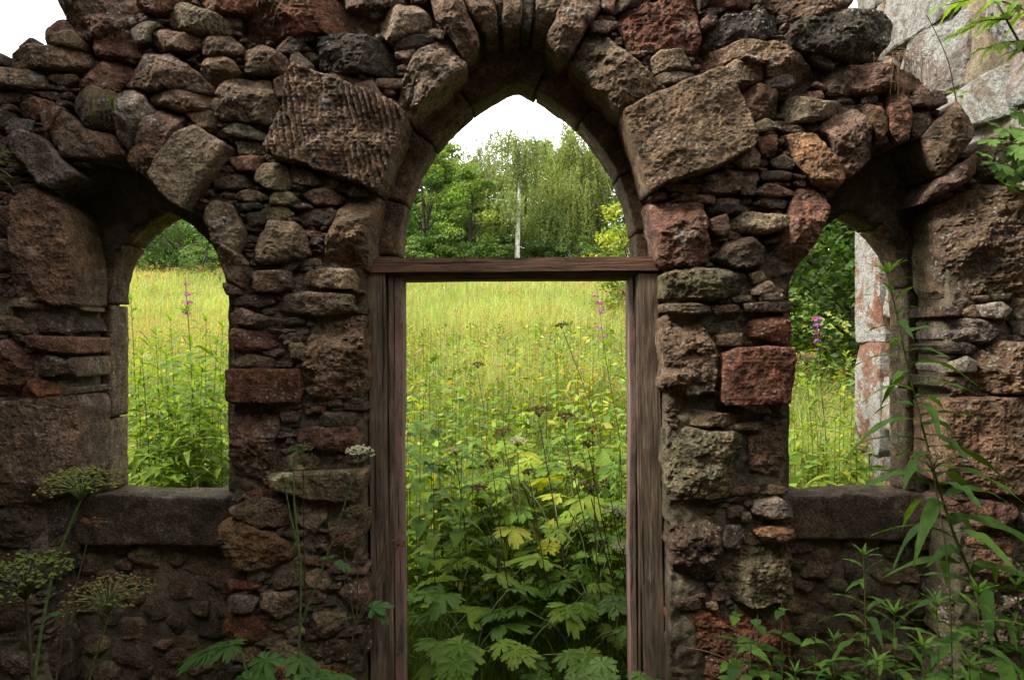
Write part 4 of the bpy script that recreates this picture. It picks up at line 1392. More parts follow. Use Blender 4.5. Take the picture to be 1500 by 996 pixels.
def birch_tree(name, label, group, base, H, W, seed, col, strands=420, trunk_r=0.16, size=0.10, weep=1.0, bare=0.25, forks=2):
    """birch: pale trunk that forks, rising limbs, thin twigs hanging down with small leaves"""
    r = np.random.RandomState(seed)
    base = np.asarray(base, float)
    root = thing(name, label, 'tree', tuple(base), group)
    sway = r.normal(0, 0.02 * H, 2)
    tr = np.array([[0, 0, -0.3], [sway[0] * 0.3, 0, H * 0.3], [sway[0], sway[1], H * 0.62], [sway[0] * 0.6, sway[1], H * 0.95]])
    parts = [tube(tr, trunk_r, trunk_r * 0.16, 8)]
    limbs = []
    tp = smooth_path(tr, 30)
    for i in range(16):
        t = r.uniform(0.32, 0.92)
        s = tp[int(t * 29)]
        a = r.rand() * 6.283
        rd = W / 2 * r.uniform(0.45, 1.0) * math.sin(math.pi * min(0.97, max(0.18, (t - 0.15) * 1.15))) ** 0.6
        e = s + np.array([math.cos(a) * rd, math.sin(a) * rd, H * r.uniform(0.04, 0.2)])
        e[2] = min(e[2], H * 0.99)
        mid = (s + e) / 2 + np.array([0, 0, H * 0.03])
        parts.append(tube([s, mid, e], trunk_r * (0.42 if i < forks else 0.22), 0.012, 5))
        limbs.append(smooth_path([s, mid, e], 12))
    V, q, _ = join_parts(parts)
    obj('trunk', mesh_np('trunk', V, q, None, True, M_BIRCH), root)
    C, cc = [], []
    for i in range(strands):
        lb = limbs[r.randint(len(limbs))] if r.rand() > 0.12 else tp[18:]
        p = lb[min(len(lb) - 1, int(len(lb) * r.uniform(0.25, 1.0)))] + r.normal(0, 1, 3) * np.array([0.45, 0.45, 0.28])
        ln = min(r.uniform(0.5, 2.6) * weep, max(0.3, p[2] - bare * H * r.uniform(0.4, 1.2)))
        m = int(ln / 0.055) + 5
        tt = np.linspace(0, 1, m)
        dr = r.normal(0, 0.16, 2)
        pts = np.c_[p[0] + dr[0] * tt * ln, p[1] + dr[1] * tt * ln, p[2] + 0.12 * np.sin(tt * 3) - tt ** 1.2 * ln] + r.normal(0, 0.05, (m, 3))
        C.append(pts); cc.append(np.tile(np.array(col) * r.uniform(0.75, 1.25), (m, 1)))
    C = np.concatenate(C); cc = np.concatenate(cc)
    obj('crown', cloud_mesh('crown', [leaf_cloud(C, size, seed + 1, 0.6, cc, 0.3, hang=True, up_bias=0.2)], M_FOL), root)
    return root
# ------------------------------------------------------------------ the wood at the top of the meadow
def gpos(px, Y):
    x = (px - 750) / F * Y; y = Y + CAM_Y
    return (x, y, float(ground_z(x, y)) - 0.1)
def hgt(py, Y, px):
    return CAM_Z + (498 - py) / F * Y - gpos(px, Y)[2]

DKG, MIDG, YLG, BIRG = (0.06, 0.11, 0.034), (0.085, 0.145, 0.038), (0.12, 0.165, 0.035), (0.14, 0.18, 0.06)
GW_ = 'trees at the top of the meadow'
birch_tree('birch_tree', 'slender birch with a bare white trunk standing in front of the wood', GW_, gpos(757, 44), hgt(192, 44, 757), 4.6, 301, BIRG, 520, 0.21, 0.13, 0.75, 0.36, 3)
birch_tree('birch_tree', 'tall weeping birch with long curtains of hanging twigs', GW_, gpos(832, 47), hgt(168, 47, 832), 5.6, 302, (0.15, 0.185, 0.05), 900, 0.2, 0.13, 1.5, 0.08)
birch_tree('birch_tree', 'weeping birch with a thin pale trunk beside the tallest birch', GW_, gpos(868, 49), hgt(205, 49, 868), 4.6, 303, (0.14, 0.175, 0.055), 650, 0.18, 0.13, 1.4, 0.1)
birch_tree('birch_tree', 'young weeping birch growing among the birches, low and full', GW_, gpos(800, 46), hgt(290, 46, 800), 3.4, 304, (0.12, 0.17, 0.05), 450, 0.12, 0.12, 1.2, 0.05)
birch_tree('birch_tree', 'thin upright birch with its light crown against the sky', GW_, gpos(714, 53), hgt(192, 53, 714), 3.6, 305, (0.14, 0.17, 0.06), 420, 0.13, 0.12, 0.8, 0.15)
broad_tree('sycamore_tree', 'dark green sycamore with a dense rounded crown', GW_, gpos(626, 46), hgt(222, 46, 626), 6.4, 311, (0.065, 0.13, 0.034), 20000, 0.21, 0.2, 100, -0.03, None, (0.12, 0.185, 0.04))
broad_tree('sycamore_tree', 'mid green sycamore growing between the dark sycamore and the birch', GW_, gpos(690, 45), hgt(250, 45, 690), 4.8, 312, (0.10, 0.17, 0.038), 16000, 0.19, 0.16, 90, -0.03, None, (0.15, 0.205, 0.045))
broad_tree('lime_tree', 'pale green tree rising behind the dark sycamore', GW_, gpos(660, 54), hgt(212, 54, 660), 5.6, 313, (0.13, 0.18, 0.055), 14000, 0.2, 0.2, 80, 0.0)
broad_tree('bushy_tree', 'low dark bushy tree under the weeping birches', GW_, gpos(778, 50), hgt(325, 50, 778), 5.5, 314, (0.03, 0.062, 0.022), 9000, 0.2, 0.15, 60, 0.0)
broad_tree('bushy_tree', 'low green bush at the foot of the dark sycamore', GW_, gpos(604, 43), hgt(358, 43, 604), 2.6, 315, (0.10, 0.15, 0.05), 4500, 0.14, 0.08, 40, 0.0)
broad_tree('sycamore_tree', 'wide dark green tree past the weeping birches', GW_, gpos(940, 50), hgt(215, 50, 940), 8.0, 316, DKG, 14000, 0.22, 0.2, 80, -0.03)
broad_tree('oak_tree', 'broad dark oak seen through the window with the flowering willowherb', GW_, gpos(262, 42), hgt(300, 42, 262), 7.5, 317, (0.045, 0.09, 0.026), 20000, 0.17, 0.2, 120, -0.03, None, (0.07, 0.125, 0.03))
broad_tree('bushy_tree', 'small round bush beside the broad dark oak', GW_, gpos(300, 38), hgt(352, 38, 300), 2.8, 318, (0.075, 0.125, 0.04), 5000, 0.12, 0.08, 40, 0.0)
broad_tree('oak_tree', 'dark tree between the broad oak and the dark sycamore', GW_, gpos(420, 48), hgt(250, 48, 420), 10, 319, DKG, 12000, 0.24, 0.22, 70, 0.02)
broad_tree('oak_tree', 'dark tree at the far end of the wood past the oak', GW_, gpos(150, 46), hgt(280, 46, 150), 9, 320, DKG, 9000, 0.24, 0.22, 60, 0.02)
# the closed rows of trees behind
for i, (px_, Y_, py_, W_, c_) in enumerate(((560, 60, 235, 9, DKG), (610, 62, 228, 7.5, MIDG), (655, 64, 240, 8, DKG), (705, 63, 232, 7, MIDG), (745, 61, 262, 7, DKG), (790, 63, 215, 8, MIDG), (840, 64, 222, 8, DKG), (890, 62, 225, 8, MIDG), (300, 58, 318, 9, DKG), (215, 57, 312, 9, MIDG), (1180, 40, 230, 9, DKG), (1240, 38, 240, 9, MIDG), (1310, 40, 230, 9, DKG), (360, 50, 260, 9, MIDG), (470, 50, 245, 9, DKG), (520, 52, 240, 9, MIDG), (100, 50, 280, 10, DKG), (1010, 52, 220, 9, MIDG), (1090, 48, 225, 9, DKG))):
    broad_tree('wood_tree', 'full green tree in the closed row behind the birches and sycamores', 'trees in the row behind', gpos(px_, Y_), hgt(py_, Y_, px_), W_, 340 + i, tuple(np.array(c_) * 1.1), 7000, 0.5, 0.22, 90, -0.02)
for i, (px_, Y_, py_, W_, c_) in enumerate(((612, 43.5, 352, 3.4, DKG), (648, 44, 345, 3.2, MIDG), (690, 43.5, 356, 3.0, DKG), (728, 44, 350, 3.0, MIDG), (800, 45, 352, 3.4, DKG), (845, 44.5, 346, 3.4, MIDG), (890, 44, 350, 3.0, DKG), (240, 41, 365, 3.2, DKG))):
    broad_tree('bush', 'low leafy bush along the edge of the meadow', 'bushes along the meadow edge', gpos(px_, Y_), hgt(py_, Y_, px_), W_, 360 + i, c_, 3600, 0.16, 0.05, 40, -0.05)
# unseen trees added behind and beside the ruin to block sky and sun
for i, (x_, y_, h_, w_) in enumerate(((-11, -5.5, 13, 7), (-9, -9.5, 13, 8), (-5.5, -8.5, 12.5, 7), (6.8, -9, 12, 7), (-1.0, -11.5, 11.5, 7), (3.2, -12, 11, 7), (-6.8, -4.8, 12.5, 5.4), (-9.8, -4.2, 12.5, 5.2))):
    broad_tree('shade_tree', 'tall unseen tree added close behind the roofless ruin to shade it', 'added shade trees behind the ruin', (x_, y_, -0.1), h_, w_, 370 + i, (0.06, 0.11, 0.03), 5500, 0.55, 0.22, 90, 0.05)
# nearer trees
broad_tree('ash_tree', 'tall ash tree outside the lichened wall whose branches overhang it', None, (6.3, 2.2, 0.1), 9.0, 7.0, 351, (0.08, 0.14, 0.03), 26000, 0.15, 0.2, 150, 0.5)
broad_tree('maple_tree', 'dense green maple close behind the window with the lichened pier', None, gpos(1262, 9.5), 4.0, 5.2, 331, (0.055, 0.105, 0.028), 52000, 0.105, 0.10, 260, -0.05, None, (0.075, 0.135, 0.03))
broad_tree('yellowing_sapling', 'yellow green sapling beside the weeping birches', None, gpos(925, 17), hgt(270, 17, 925), 2.4, 332, (0.19, 0.22, 0.03), 6500, 0.11, 0.05, 60, 0.05, None, (0.12, 0.17, 0.03))
broad_tree('hazel_bush', 'dark green hazel bush at the edge of the meadow behind the door frame', None, gpos(958, 19), hgt(380, 19, 958), 2.6, 333, (0.045, 0.085, 0.025), 5000, 0.12, 0.05, 60, 0.05)

# ------------------------------------------------------------------ meadow grass, seed heads, leafy undergrowth
def grass():
    r = np.random.RandomState(9)
    n = 205000
    Y = 5.0 * np.exp(r.rand(n) * math.log(50 / 5.0))
    X = (r.rand(n) * 2 - 1) * 0.72 * Y
    y = Y + CAM_Y
    patch = fbm(np.c_[X, y, np.zeros(n)] * 0.35, 3, 5)
    keep = r.rand(n) < 0.78 + 0.4 * patch
    X, Y, y, patch = X[keep], Y[keep], y[keep], patch[keep]; n = len(X)
    patch2 = fbm(np.c_[X + 40, y, np.zeros(n)] * 0.22, 3, 15)
    h = r.uniform(0.35, 0.95, n) * (1 + 0.35 * patch) * np.where(patch2 < -0.2, 0.65, 1.0)
    wd = 0.0026 * np.maximum(1, Y / 7) * r.uniform(0.7, 1.4, n)
    a = r.rand(n) * 6.283
    lean = r.uniform(0.1, 0.9, n) * h
    la = r.rand(n) * 6.283
    b0 = np.c_[X, y, ground_z(X, y) - 0.05]
    dx = np.c_[np.cos(a), np.sin(a), np.zeros(n)] * wd[:, None]
    m1 = b0 + np.c_[np.cos(la) * lean * 0.3, np.sin(la) * lean * 0.3, h * 0.6]
    tp = b0 + np.c_[np.cos(la) * lean, np.sin(la) * lean, h * (1 - 0.25 * lean / h)]
    V = np.stack([b0 - dx, b0 + dx, m1 - dx * 0.8, m1 + dx * 0.8, tp], 1).reshape(-1, 3)
    i = np.arange(n)[:, None] * 5
    Q = i + np.array([[0, 1, 3, 2]]); T = i + np.array([[2, 3, 4]])
    c0, c1, c2 = np.array((0.175, 0.25, 0.07)), np.array((0.29, 0.33, 0.115)), np.array((0.34, 0.24, 0.12))
    k = np.clip(0.5 + 0.9 * patch + r.normal(0, 0.3, n), 0, 1)[:, None]
    c = c0 * (1 - k) + c1 * k
    st = r.rand(n) < np.clip(0.08 + 0.9 * (patch2 - 0.12), 0.04, 0.5)
    c[st] = c2
    c = c * r.uniform(0.75, 1.2, (n, 1))
    o = obj('meadow_grass', mesh_np('meadow_grass', V, Q, T, False, M_GRASS, np.repeat(c, 5, 0)), kind='stuff')
    o['label'] = 'tall yellow green grass of the sloping meadow'
    return o
grass()

def seed_heads():
    r = np.random.RandomState(12)
    n = 2600
    Y = 6.0 * np.exp(r.rand(n) * math.log(40 / 6.0)); X = (r.rand(n) * 2 - 1) * 0.65 * Y; y = Y + CAM_Y
    z = ground_z(X, y) + r.uniform(0.7, 1.05, n)
    m = 14
    C = np.repeat(np.c_[X, y, z], m, 0) + r.normal(0, 1, (n * m, 3)) * np.array([0.045, 0.045, 0.03])
    cc = np.repeat(np.array([(0.22, 0.13, 0.06), (0.28, 0.19, 0.09), (0.17, 0.09, 0.05)])[r.randint(0, 3, n)], m, 0)
    A = leaf_cloud(C, 0.022 * np.repeat(np.maximum(1, Y / 14), m), 13, 0.7, cc, 0.3)
    # stalks as very thin hanging blades
    s = np.repeat(np.c_[X, y, z], 1, 0); w_ = 0.0012 * np.maximum(1, Y / 9)
    V = np.stack([s - np.c_[w_, 0 * w_, 0 * w_ + 0.9], s + np.c_[w_, 0 * w_, 0 * w_ - 0.9], s + np.c_[w_, 0 * w_, 0 * w_], s - np.c_[w_, 0 * w_, 0 * w_]], 1).reshape(-1, 3)
    B = (V, np.arange(n * 4).reshape(n, 4), np.tile(np.array([[0.17, 0.17, 0.06]]), (n * 4, 1)))
    o = obj('dry_seed_heads', cloud_mesh('dry_seed_heads', [A, B], M_FOL), kind='stuff')
    o['label'] = 'brown dry seed heads standing in the meadow grass'
seed_heads()

def undergrowth():
    r = np.random.RandomState(21)
    cl = []
    # leafy herbs: upright shoots each with leaf pairs
    n = 2300
    Y = r.uniform(3.9, 12.5, n) ** 1.0; X = (r.rand(n) * 2 - 1) * 0.66 * Y; y = Y + CAM_Y
    h = r.uniform(0.45, 0.95, n) * np.clip(1.15 - (Y - 8) * 0.06, 0.5, 1.1)
    # a worn, darker hollow just outside the door
    h = np.where((np.abs(X) < 0.45) & (Y < 5.2), h * 0.55, h)
    base = np.c_[X, y, ground_z(X, y) - 0.05]
    m = 16
    t = np.tile((np.arange(m) + 0.5) / m, n)
    idx = np.repeat(np.arange(n), m)
    a = np.arange(n * m) * 2.4 + r.rand(n * m)
    rad_ = 0.10 * (1.1 - 0.6 * t) * r.uniform(0.5, 1.4, n * m)
    C = base[idx] + np.c_[np.cos(a) * rad_, np.sin(a) * rad_, (0.25 + 0.75 * t) * h[idx]]
    kind = r.rand(n)
    c0 = np.where((kind < 0.55)[:, None], np.array([[0.095, 0.165, 0.022]]), np.where((kind < 0.88)[:, None], np.array([[0.17, 0.23, 0.028]]), np.array([[0.26, 0.24, 0.03]])))
    c0 = c0 * r.uniform(0.75, 1.2, (n, 1))
    cl.append(leaf_cloud(C, 0.095, 22, 0.5, c0[idx], 0.2, up_bias=0.9))
    w_ = np.full(n, 0.0025)
    V = np.stack([base - np.c_[w_, 0 * w_, 0 * w_], base + np.c_[w_, 0 * w_, 0 * w_], base + np.c_[w_, 0 * w_, h], base + np.c_[-w_, 0 * w_, h]], 1).reshape(-1, 3)
    cl.append((V, np.arange(n * 4).reshape(n, 4), np.tile(np.array([[0.07, 0.09, 0.03]]), (n * 4, 1))))
    o = obj('undergrowth', cloud_mesh('undergrowth', cl, M_FOL), kind='stuff')
    o['label'] = 'leafy green undergrowth of nettles and herbs beyond the wall'
    # fine grass just outside the door
    n = 30000
    Y = r.uniform(4.3, 7.5, n); X = (r.rand(n) * 2 - 1) * 0.62 * Y; y = Y + CAM_Y
    h = r.uniform(0.2, 0.55, n); wd = r.uniform(0.0015, 0.0032, n); a = r.rand(n) * 6.283; la = r.rand(n) * 6.283; lean = h * r.uniform(0.2, 0.8, n)
    b0 = np.c_[X, y, ground_z(X, y) - 0.06]; dx = np.c_[np.cos(a), np.sin(a), 0 * a] * wd[:, None]
    m1 = b0 + np.c_[np.cos(la) * lean * 0.3, np.sin(la) * lean * 0.3, h * 0.65]; tp = b0 + np.c_[np.cos(la) * lean, np.sin(la) * lean, h * 0.95]
    V = np.stack([b0 - dx, b0 + dx, m1 - dx * 0.8, m1 + dx * 0.8, tp], 1).reshape(-1, 3)
    i = np.arange(n)[:, None] * 5
    nb_ = 9000
    Y[:nb_] = r.uniform(3.25, 4.4, nb_); X[:nb_] = (r.rand(nb_) * 2 - 1) * 0.62 * Y[:nb_]; y = Y + CAM_Y
    h[:nb_] *= 0.6; lean[:nb_] *= 0.8
    b0 = np.c_[X, y, ground_z(X, y) - 0.06]
    m1 = b0 + np.c_[np.cos(la) * lean * 0.3, np.sin(la) * lean * 0.3, h * 0.65]; tp = b0 + np.c_[np.cos(la) * lean, np.sin(la) * lean, h * 0.95]
    V = np.stack([b0 - dx, b0 + dx, m1 - dx * 0.8, m1 + dx * 0.8, tp], 1).reshape(-1, 3)
    c = np.array([[0.095, 0.155, 0.022]]) * r.uniform(0.6, 1.4, (n, 1))
    o = obj('grass', mesh_np('grass', V, i + np.array([[0, 1, 3, 2]]), i + np.array([[2, 3, 4]]), False, M_GRASS, np.repeat(c, 5, 0)), kind='stuff')
    o['label'] = 'fine green grass growing just outside the doorway'
undergrowth()
# ------------------------------------------------------------------ the tall lichened side wall running out behind the window
side = thing('lichened_wall', 'tall sandstone wall crusted with pale grey lichen behind the broken wall top', 'wall', (2.6, 0.39, 0.0))
def pale_mat():
    """red sandstone almost covered by pale grey crust lichen"""
    m, nt, out = new_mat('lichen_crust')
    b = NB(nt)
    v, oi = b.objvec()
    base = b.mix(1.0, oi.outputs['Color'], b.ramp(b.noise(v, 24, 6, 0.7), 0.3, 0.7, (0.35, 0.33, 0.32, 1), (1.2, 1.2, 1.2, 1)), 'MULTIPLY')
    cov = b.ramp(b.noise(v, 3.2, 8, 0.7, 0.6), 0.455, 0.50)
    cov2 = b.ramp(b.noise(v, 17, 6, 0.7, 0.3), 0.36, 0.5)
    f = b.math('MULTIPLY', b.math('MULTIPLY', cov, b.math('ADD', b.math('MULTIPLY', cov2, 0.7), 0.3)), oi.outputs['Alpha'])
    lc = b.mix(b.ramp(b.noise(v, 60, 5, 0.7), 0.35, 0.65), (0.15, 0.15, 0.138, 1), (0.37, 0.365, 0.335, 1))
    c = b.mix(f, base, lc)
    h = b.math('ADD', b.noise(v, 26, 7, 0.7), b.math('MULTIPLY', b.noise(v, 110, 5, 0.7), 0.5))
    b.l(b.bsdf(c, 0.9, b.bump(h, 1.0, 0.05), 0.2), out.inputs['Surface'])
    return m
M_PALE = pale_mat()
rw = np.random.RandomState(41)
z = -0.05; k = 0
while z < 4.9:
    hh = rw.uniform(0.26, 0.5)
    u = 0.0 if k % 2 else -0.22
    while u < 1.98:
        ln = rw.uniform(0.42, 0.85)
        u0, u1 = max(u, 0.0), min(u + ln, 1.60 if z < 2.62 else 1.96)
        if u1 - u0 > 0.1:
            j = lambda s_=0.022: rw.uniform(-s_, s_)
            P = np.array([[-u1 + 0.006, z + j()], [-(u0 + u1) / 2, z + j()], [-u0 - 0.006, z + j()], [-u0 - 0.006 + j(0.01), z + hh - 0.012 + j()], [-(u0 + u1) / 2, z + hh - 0.012 + j()], [-u1 + 0.006 + j(0.01), z + hh - 0.012 + j()]])
            V, q, t, c = stone_geo(P, 8000 + k * 10 + int(u * 10), rw.uniform(0.0, 0.012), 0.3, 0.6, 'ashlar' if rw.rand() < 0.6 else 'pitted', 0.014)
            o = obj('stone', mesh_np('stone', V, q, t, False, M_PALE), side, (0, -c[0], c[1]), pal('rbt'[rw.randint(3)] if z < 2.5 else 'gtg'[rw.randint(3)], rw, 0.8 if z < 2.5 else 1.0))
            o.rotation_euler = (0, 0, rad(-90))
        u += ln
    z += hh; k += 1
for za, zb in ((-0.05, 0.86), (0.865, 1.66), (1.666, 2.74)):
    P = np.array([[-1.955, za], [-1.612, za], [-1.612, zb - 0.005], [-1.955, zb - 0.005]])
    V, q, t, c = stone_geo(P, 8800 + int(za * 10), 0.02, 0.3, 0.35, 'ashlar', 0.012, (0.0, 0.0))
    o = obj('quoin', mesh_np('quoin', V, q, t, False, M_PALE), side, (0, -c[0], c[1]), pal('r', rw, 1.0))
    o.rotation_euler = (0, 0, rad(-90))
box_part('rubble_core', M_MORTAR, side, 2.68, 3.1, 0.41, 2.32, -0.05, 4.85, 43, 0.02, 0.06, 0.02)
# ------------------------------------------------------------------ plants just outside the openings
def gz(x, y): return float(ground_z(x, y)) - 0.05
def ground_at(px, Y):
    x = (px - 750) / F * Y; y = Y + CAM_Y
    return np.array([x, y, gz(x, y)])

for px_, Y_, top in ((612, 3.9, 600), (626, 4.2, 590), (640, 3.7, 655), (652, 4.3, 600), (668, 4.0, 640), (688, 4.5, 585), (705, 4.9, 600), (605, 4.6, 560), (660, 5.2, 560)):
    b_ = ground_at(px_, Y_); tp = at(px_, top, Y_)
    nettle(b_, 'tall nettle with dark stem and toothed leaves beside the hinge side of the door frame', 'nettles beyond the doorway', max(0.4, tp[2] - b_[2]), 10, 0.125, GREEN, (RV.uniform(-0.05, 0.05), RV.uniform(-0.05, 0.05)))
for px_, Y_, top in ((735, 5.6, 590), (770, 5.9, 600), (850, 5.5, 610), (905, 5.0, 620), (880, 6.2, 570), (820, 6.4, 565), (720, 6.5, 560), (915, 5.8, 600)):
    b_ = ground_at(px_, Y_); tp = at(px_, top, Y_)
    nettle(b_, 'pale yellow green herb with pairs of toothed leaves at the foot of the meadow', 'pale herbs at the foot of the meadow', max(0.4, tp[2] - b_[2]), 9, 0.10, YELG, (RV.uniform(-0.05, 0.05), RV.uniform(-0.05, 0.05)), 'herb')

lab = 'leafy hogweed with broad lobed leaves growing just beyond the doorway'
for px_, Y_, n_, s_, h_, pl in ((690, 3.35, 6, 0.20, 0.42, GREEN), (760, 3.3, 7, 0.21, 0.36, GREEN), (640, 3.4, 5, 0.18, 0.34, GREEN), (850, 3.4, 6, 0.20, 0.40, GREEN), (900, 3.5, 5, 0.19, 0.5, GREEN), (725, 3.9, 6, 0.17, 0.55, GREEN + YELG[2:]), (800, 4.1, 7, 0.17, 0.62, GREEN + YELG[2:]), (870, 3.8, 6, 0.15, 0.5, GREEN + YELG[2:]), (665, 3.7, 5, 0.15, 0.45, GREEN), (820, 3.6, 6, 0.14, 0.42, GREEN + YELG[2:])):
    lobed_clump(ground_at(px_, Y_), lab, 'hogweed beyond the doorway', n_, s_, h_, pl, 0.28)
lab = 'yellowing hogweed with lobed leaves turning pale behind the green ones'
for px_, Y_, n_, s_, h_ in ((765, 4.6, 8, 0.17, 0.72), (850, 4.7, 8, 0.17, 0.66), (890, 4.4, 7, 0.17, 0.62), (700, 4.9, 7, 0.16, 0.7), (800, 5.3, 8, 0.17, 0.66), (880, 5.4, 7, 0.16, 0.7), (1205, 4.9, 6, 0.15, 0.75), (1180, 5.4, 6, 0.15, 0.75), (740, 4.3, 7, 0.16, 0.66), (825, 4.3, 8, 0.16, 0.74), (870, 4.1, 6, 0.15, 0.7), (665, 4.6, 6, 0.15, 0.62), (790, 4.9, 8, 0.17, 0.8), (905, 4.9, 7, 0.16, 0.72), (845, 5.6, 7, 0.16, 0.7), (740, 5.4, 7, 0.16, 0.72)):
    lobed_clump(ground_at(px_, Y_), lab, 'yellowing hogweed beyond the wall', n_, s_, h_, YELG + GREEN[:2], 0.3)

def stalk(px0, Y, pts_px, heads, label, group, hc, seed, sc=(0.09, 0.10, 0.035), fl=6, bs=0.006, r0=0.006, branches=(), ground=True, leaves=(), name='hogweed'):
    P = [at(a, b_, Y) for a, b_ in pts_px]
    if ground:
        g = ground_at(px0, Y) if Y > 3.2 else np.array([at(px0, 900, Y)[0], Y + CAM_Y, -0.04])
        P = [g] + P
    H_ = [(at(a, b_, Y), np.array(u, float), R_, n_) for a, b_, u, R_, n_ in heads]
    B_ = [(t, at(a, b_, Y)) for t, a, b_ in branches]
    L_ = [(at(a, b_, Y), az, pi, s_, c_) for a, b_, az, pi, s_, c_ in leaves]
    return hogweed_stalk(P, label, group, H_, hc, sc, B_, L_, r0, seed, fl, bs, name)

BRN, DKB, WHT, GRN = (0.17, 0.095, 0.055), (0.10, 0.055, 0.035), (0.50, 0.50, 0.42), (0.17, 0.19, 0.06)
DRY = (0.085, 0.06, 0.035)
DG = 'dry hogweed stalks beyond the doorway'
dl = 'dry hogweed stalk with a brown seed umbel standing in front of the meadow'
stalk(850, 3.9, [(815, 760), (790, 620)], [(790, 612, (0, 0, 1), 0.075, 22)], dl, DG, (BRN,), 1, DRY)
stalk(800, 4.2, [(758, 760), (738, 645)], [(738, 640, (-0.2, 0, 1), 0.06, 18)], dl, DG, (BRN,), 2, DRY)
stalk(905, 5.2, [(868, 600), (825, 485)], [(823, 482, (-0.2, 0, 1), 0.05, 16)], dl, DG, (DKB,), 3, DRY)
stalk(930, 3.6, [(905, 880), (866, 730)], [(866, 722, (-0.1, -0.1, 1), 0.07, 20)], dl, DG, (BRN,), 4, DRY)
stalk(860, 4.4, [(840, 720), (828, 625)], [(828, 618, (0.1, 0, 1), 0.065, 20)], dl, DG, (DKB,), 5, DRY)
stalk(716, 5.6, [(712, 620), (700, 545)], [(700, 540, (0, 0, 1), 0.06, 18)], dl, DG, (BRN,), 6, DRY)
stalk(770, 3.7, [(745, 860), (700, 730)], [(700, 722, (0, 0, 1), 0.05, 16)], dl, DG, (BRN,), 7, DRY)
for i, (p0, Y_, m_, t_) in enumerate(((955, 3.3, (900, 850), (862, 660)), (930, 3.4, (880, 870), (842, 700)), (975, 3.25, (925, 900), (893, 720)), (840, 3.6, (800, 850), (775, 700)), (890, 3.7, (872, 800), (868, 640)), (780, 3.5, (742, 850), (722, 690)))):
    stalk(p0, Y_, [m_, t_], [(t_[0], t_[1] - 3, (RV.uniform(-0.3, 0.3), 0, 1), 0.04 + 0.01 * (i % 3), 12)], 'thin dark dry hogweed stalk leaning across the doorway', 'thin dry stalks leaning across the doorway', (DKB if i % 2 else BRN,), 60 + i, (0.06, 0.05, 0.028), 5, 0.005, 0.0042)
wl = 'hogweed stalk with a flat creamy white umbel beyond the doorway'
WG = 'white flowering hogweed beyond the doorway'
stalk(770, 4.2, [(762, 740), (758, 662)], [(758, 655, (0, 0, 1), 0.07, 24)], wl, WG, (WHT,), 11)
stalk(690, 4.0, [(680, 760), (668, 672)], [(668, 668, (0, 0, 1), 0.06, 22)], wl, WG, (WHT,), 12)
stalk(945, 3.35, [(930, 900), (905, 770)], [(905, 762, (0.1, 0, 1), 0.075, 24)], wl, WG, (WHT,), 13)
stalk(960, 3.25, [(945, 900), (918, 822)], [(918, 815, (0.1, 0, 1), 0.075, 24)], wl, WG, (WHT,), 14)
stalk(1190, 5.0, [(1190, 640), (1181, 545)], [(1181, 535, (0, 0, 1), 0.10, 26)], 'brown dry hogweed umbel beside the purple willowherb', None, ((0.26, 0.17, 0.08),), 15, DRY)

def wh(px0, Y, pts_px, label, group, **kw):
    g = ground_at(px0, Y) if Y > 3.2 else np.array([at(px0, 900, Y)[0], Y + CAM_Y, -0.04])
    return willowherb([g] + [at(a, b_, Y) for a, b_ in pts_px], label, group, **kw)
wh(915, 4.3, [(908, 640), (886, 520), (874, 420)], 'tall willowherb with a purple flower spike in the doorway', None, n=50, Lmax=0.17, flowers=26, spike=0.16, r0=0.005)
wh(285, 4.1, [(284, 620), (278, 500), (271, 405)], 'tallest willowherb with a purple flower spike behind the window', None, n=70, Lmax=0.26, pal_=GREEN[1:3] + YELG[2:], flowers=22, spike=0.10, r0=0.006)
for px0, Y_, pp in ((250, 4.2, [(248, 640), (243, 520)]), (312, 4.3, [(310, 640), (318, 500)]), (222, 4.0, [(218, 660), (208, 520)]), (205, 4.4, [(200, 600), (192, 440)]), (296, 4.7, [(300, 600), (302, 470)]), (262, 3.9, [(264, 690), (258, 590)]), (325, 3.9, [(326, 700), (322, 600)]), (232, 4.3, [(234, 600), (228, 490)]), (262, 4.6, [(256, 590), (250, 470)]), (290, 4.0, [(292, 620), (296, 540)]), (318, 4.6, [(320, 600), (326, 480)]), (200, 4.0, [(206, 620), (202, 560)]), (280, 3.8, [(276, 640), (282, 570)]), (240, 3.8, [(236, 660), (232, 600)])):
    wh(px0, Y_, pp, 'leafy willowherb without flowers crowding the window that looks to the oak', 'willowherbs behind the oak window', n=74, Lmax=0.26, r0=0.005, pal_=GREEN[1:3] + YELG[2:])
wh(1212, 4.6, [(1210, 640), (1200, 540), (1196, 445)], 'willowherb with a purple flower spike behind the window with the pier', None, n=44, Lmax=0.17, flowers=26, spike=0.14, r0=0.005)
for px0, Y_, pp in ((1235, 4.9, [(1236, 620), (1240, 520)]), (1178, 4.3, [(1176, 660), (1172, 560)]), (1245, 4.2, [(1246, 680), (1248, 590)]), (1220, 4.1, [(1222, 700), (1224, 620)]), (1200, 4.4, [(1198, 640), (1190, 570)]), (1250, 5.2, [(1250, 620), (1246, 530)]), (1185, 5.0, [(1184, 640), (1180, 560)]), (1228, 4.5, [(1230, 640), (1232, 560)]), (1165, 4.7, [(1164, 640), (1162, 540)])):
    wh(px0, Y_, pp, 'leafy pale willowherb without flowers beside the lichened pier', 'willowherbs by the lichened pier', n=46, Lmax=0.17, r0=0.004, pal_=YELG + GREEN[1:3])

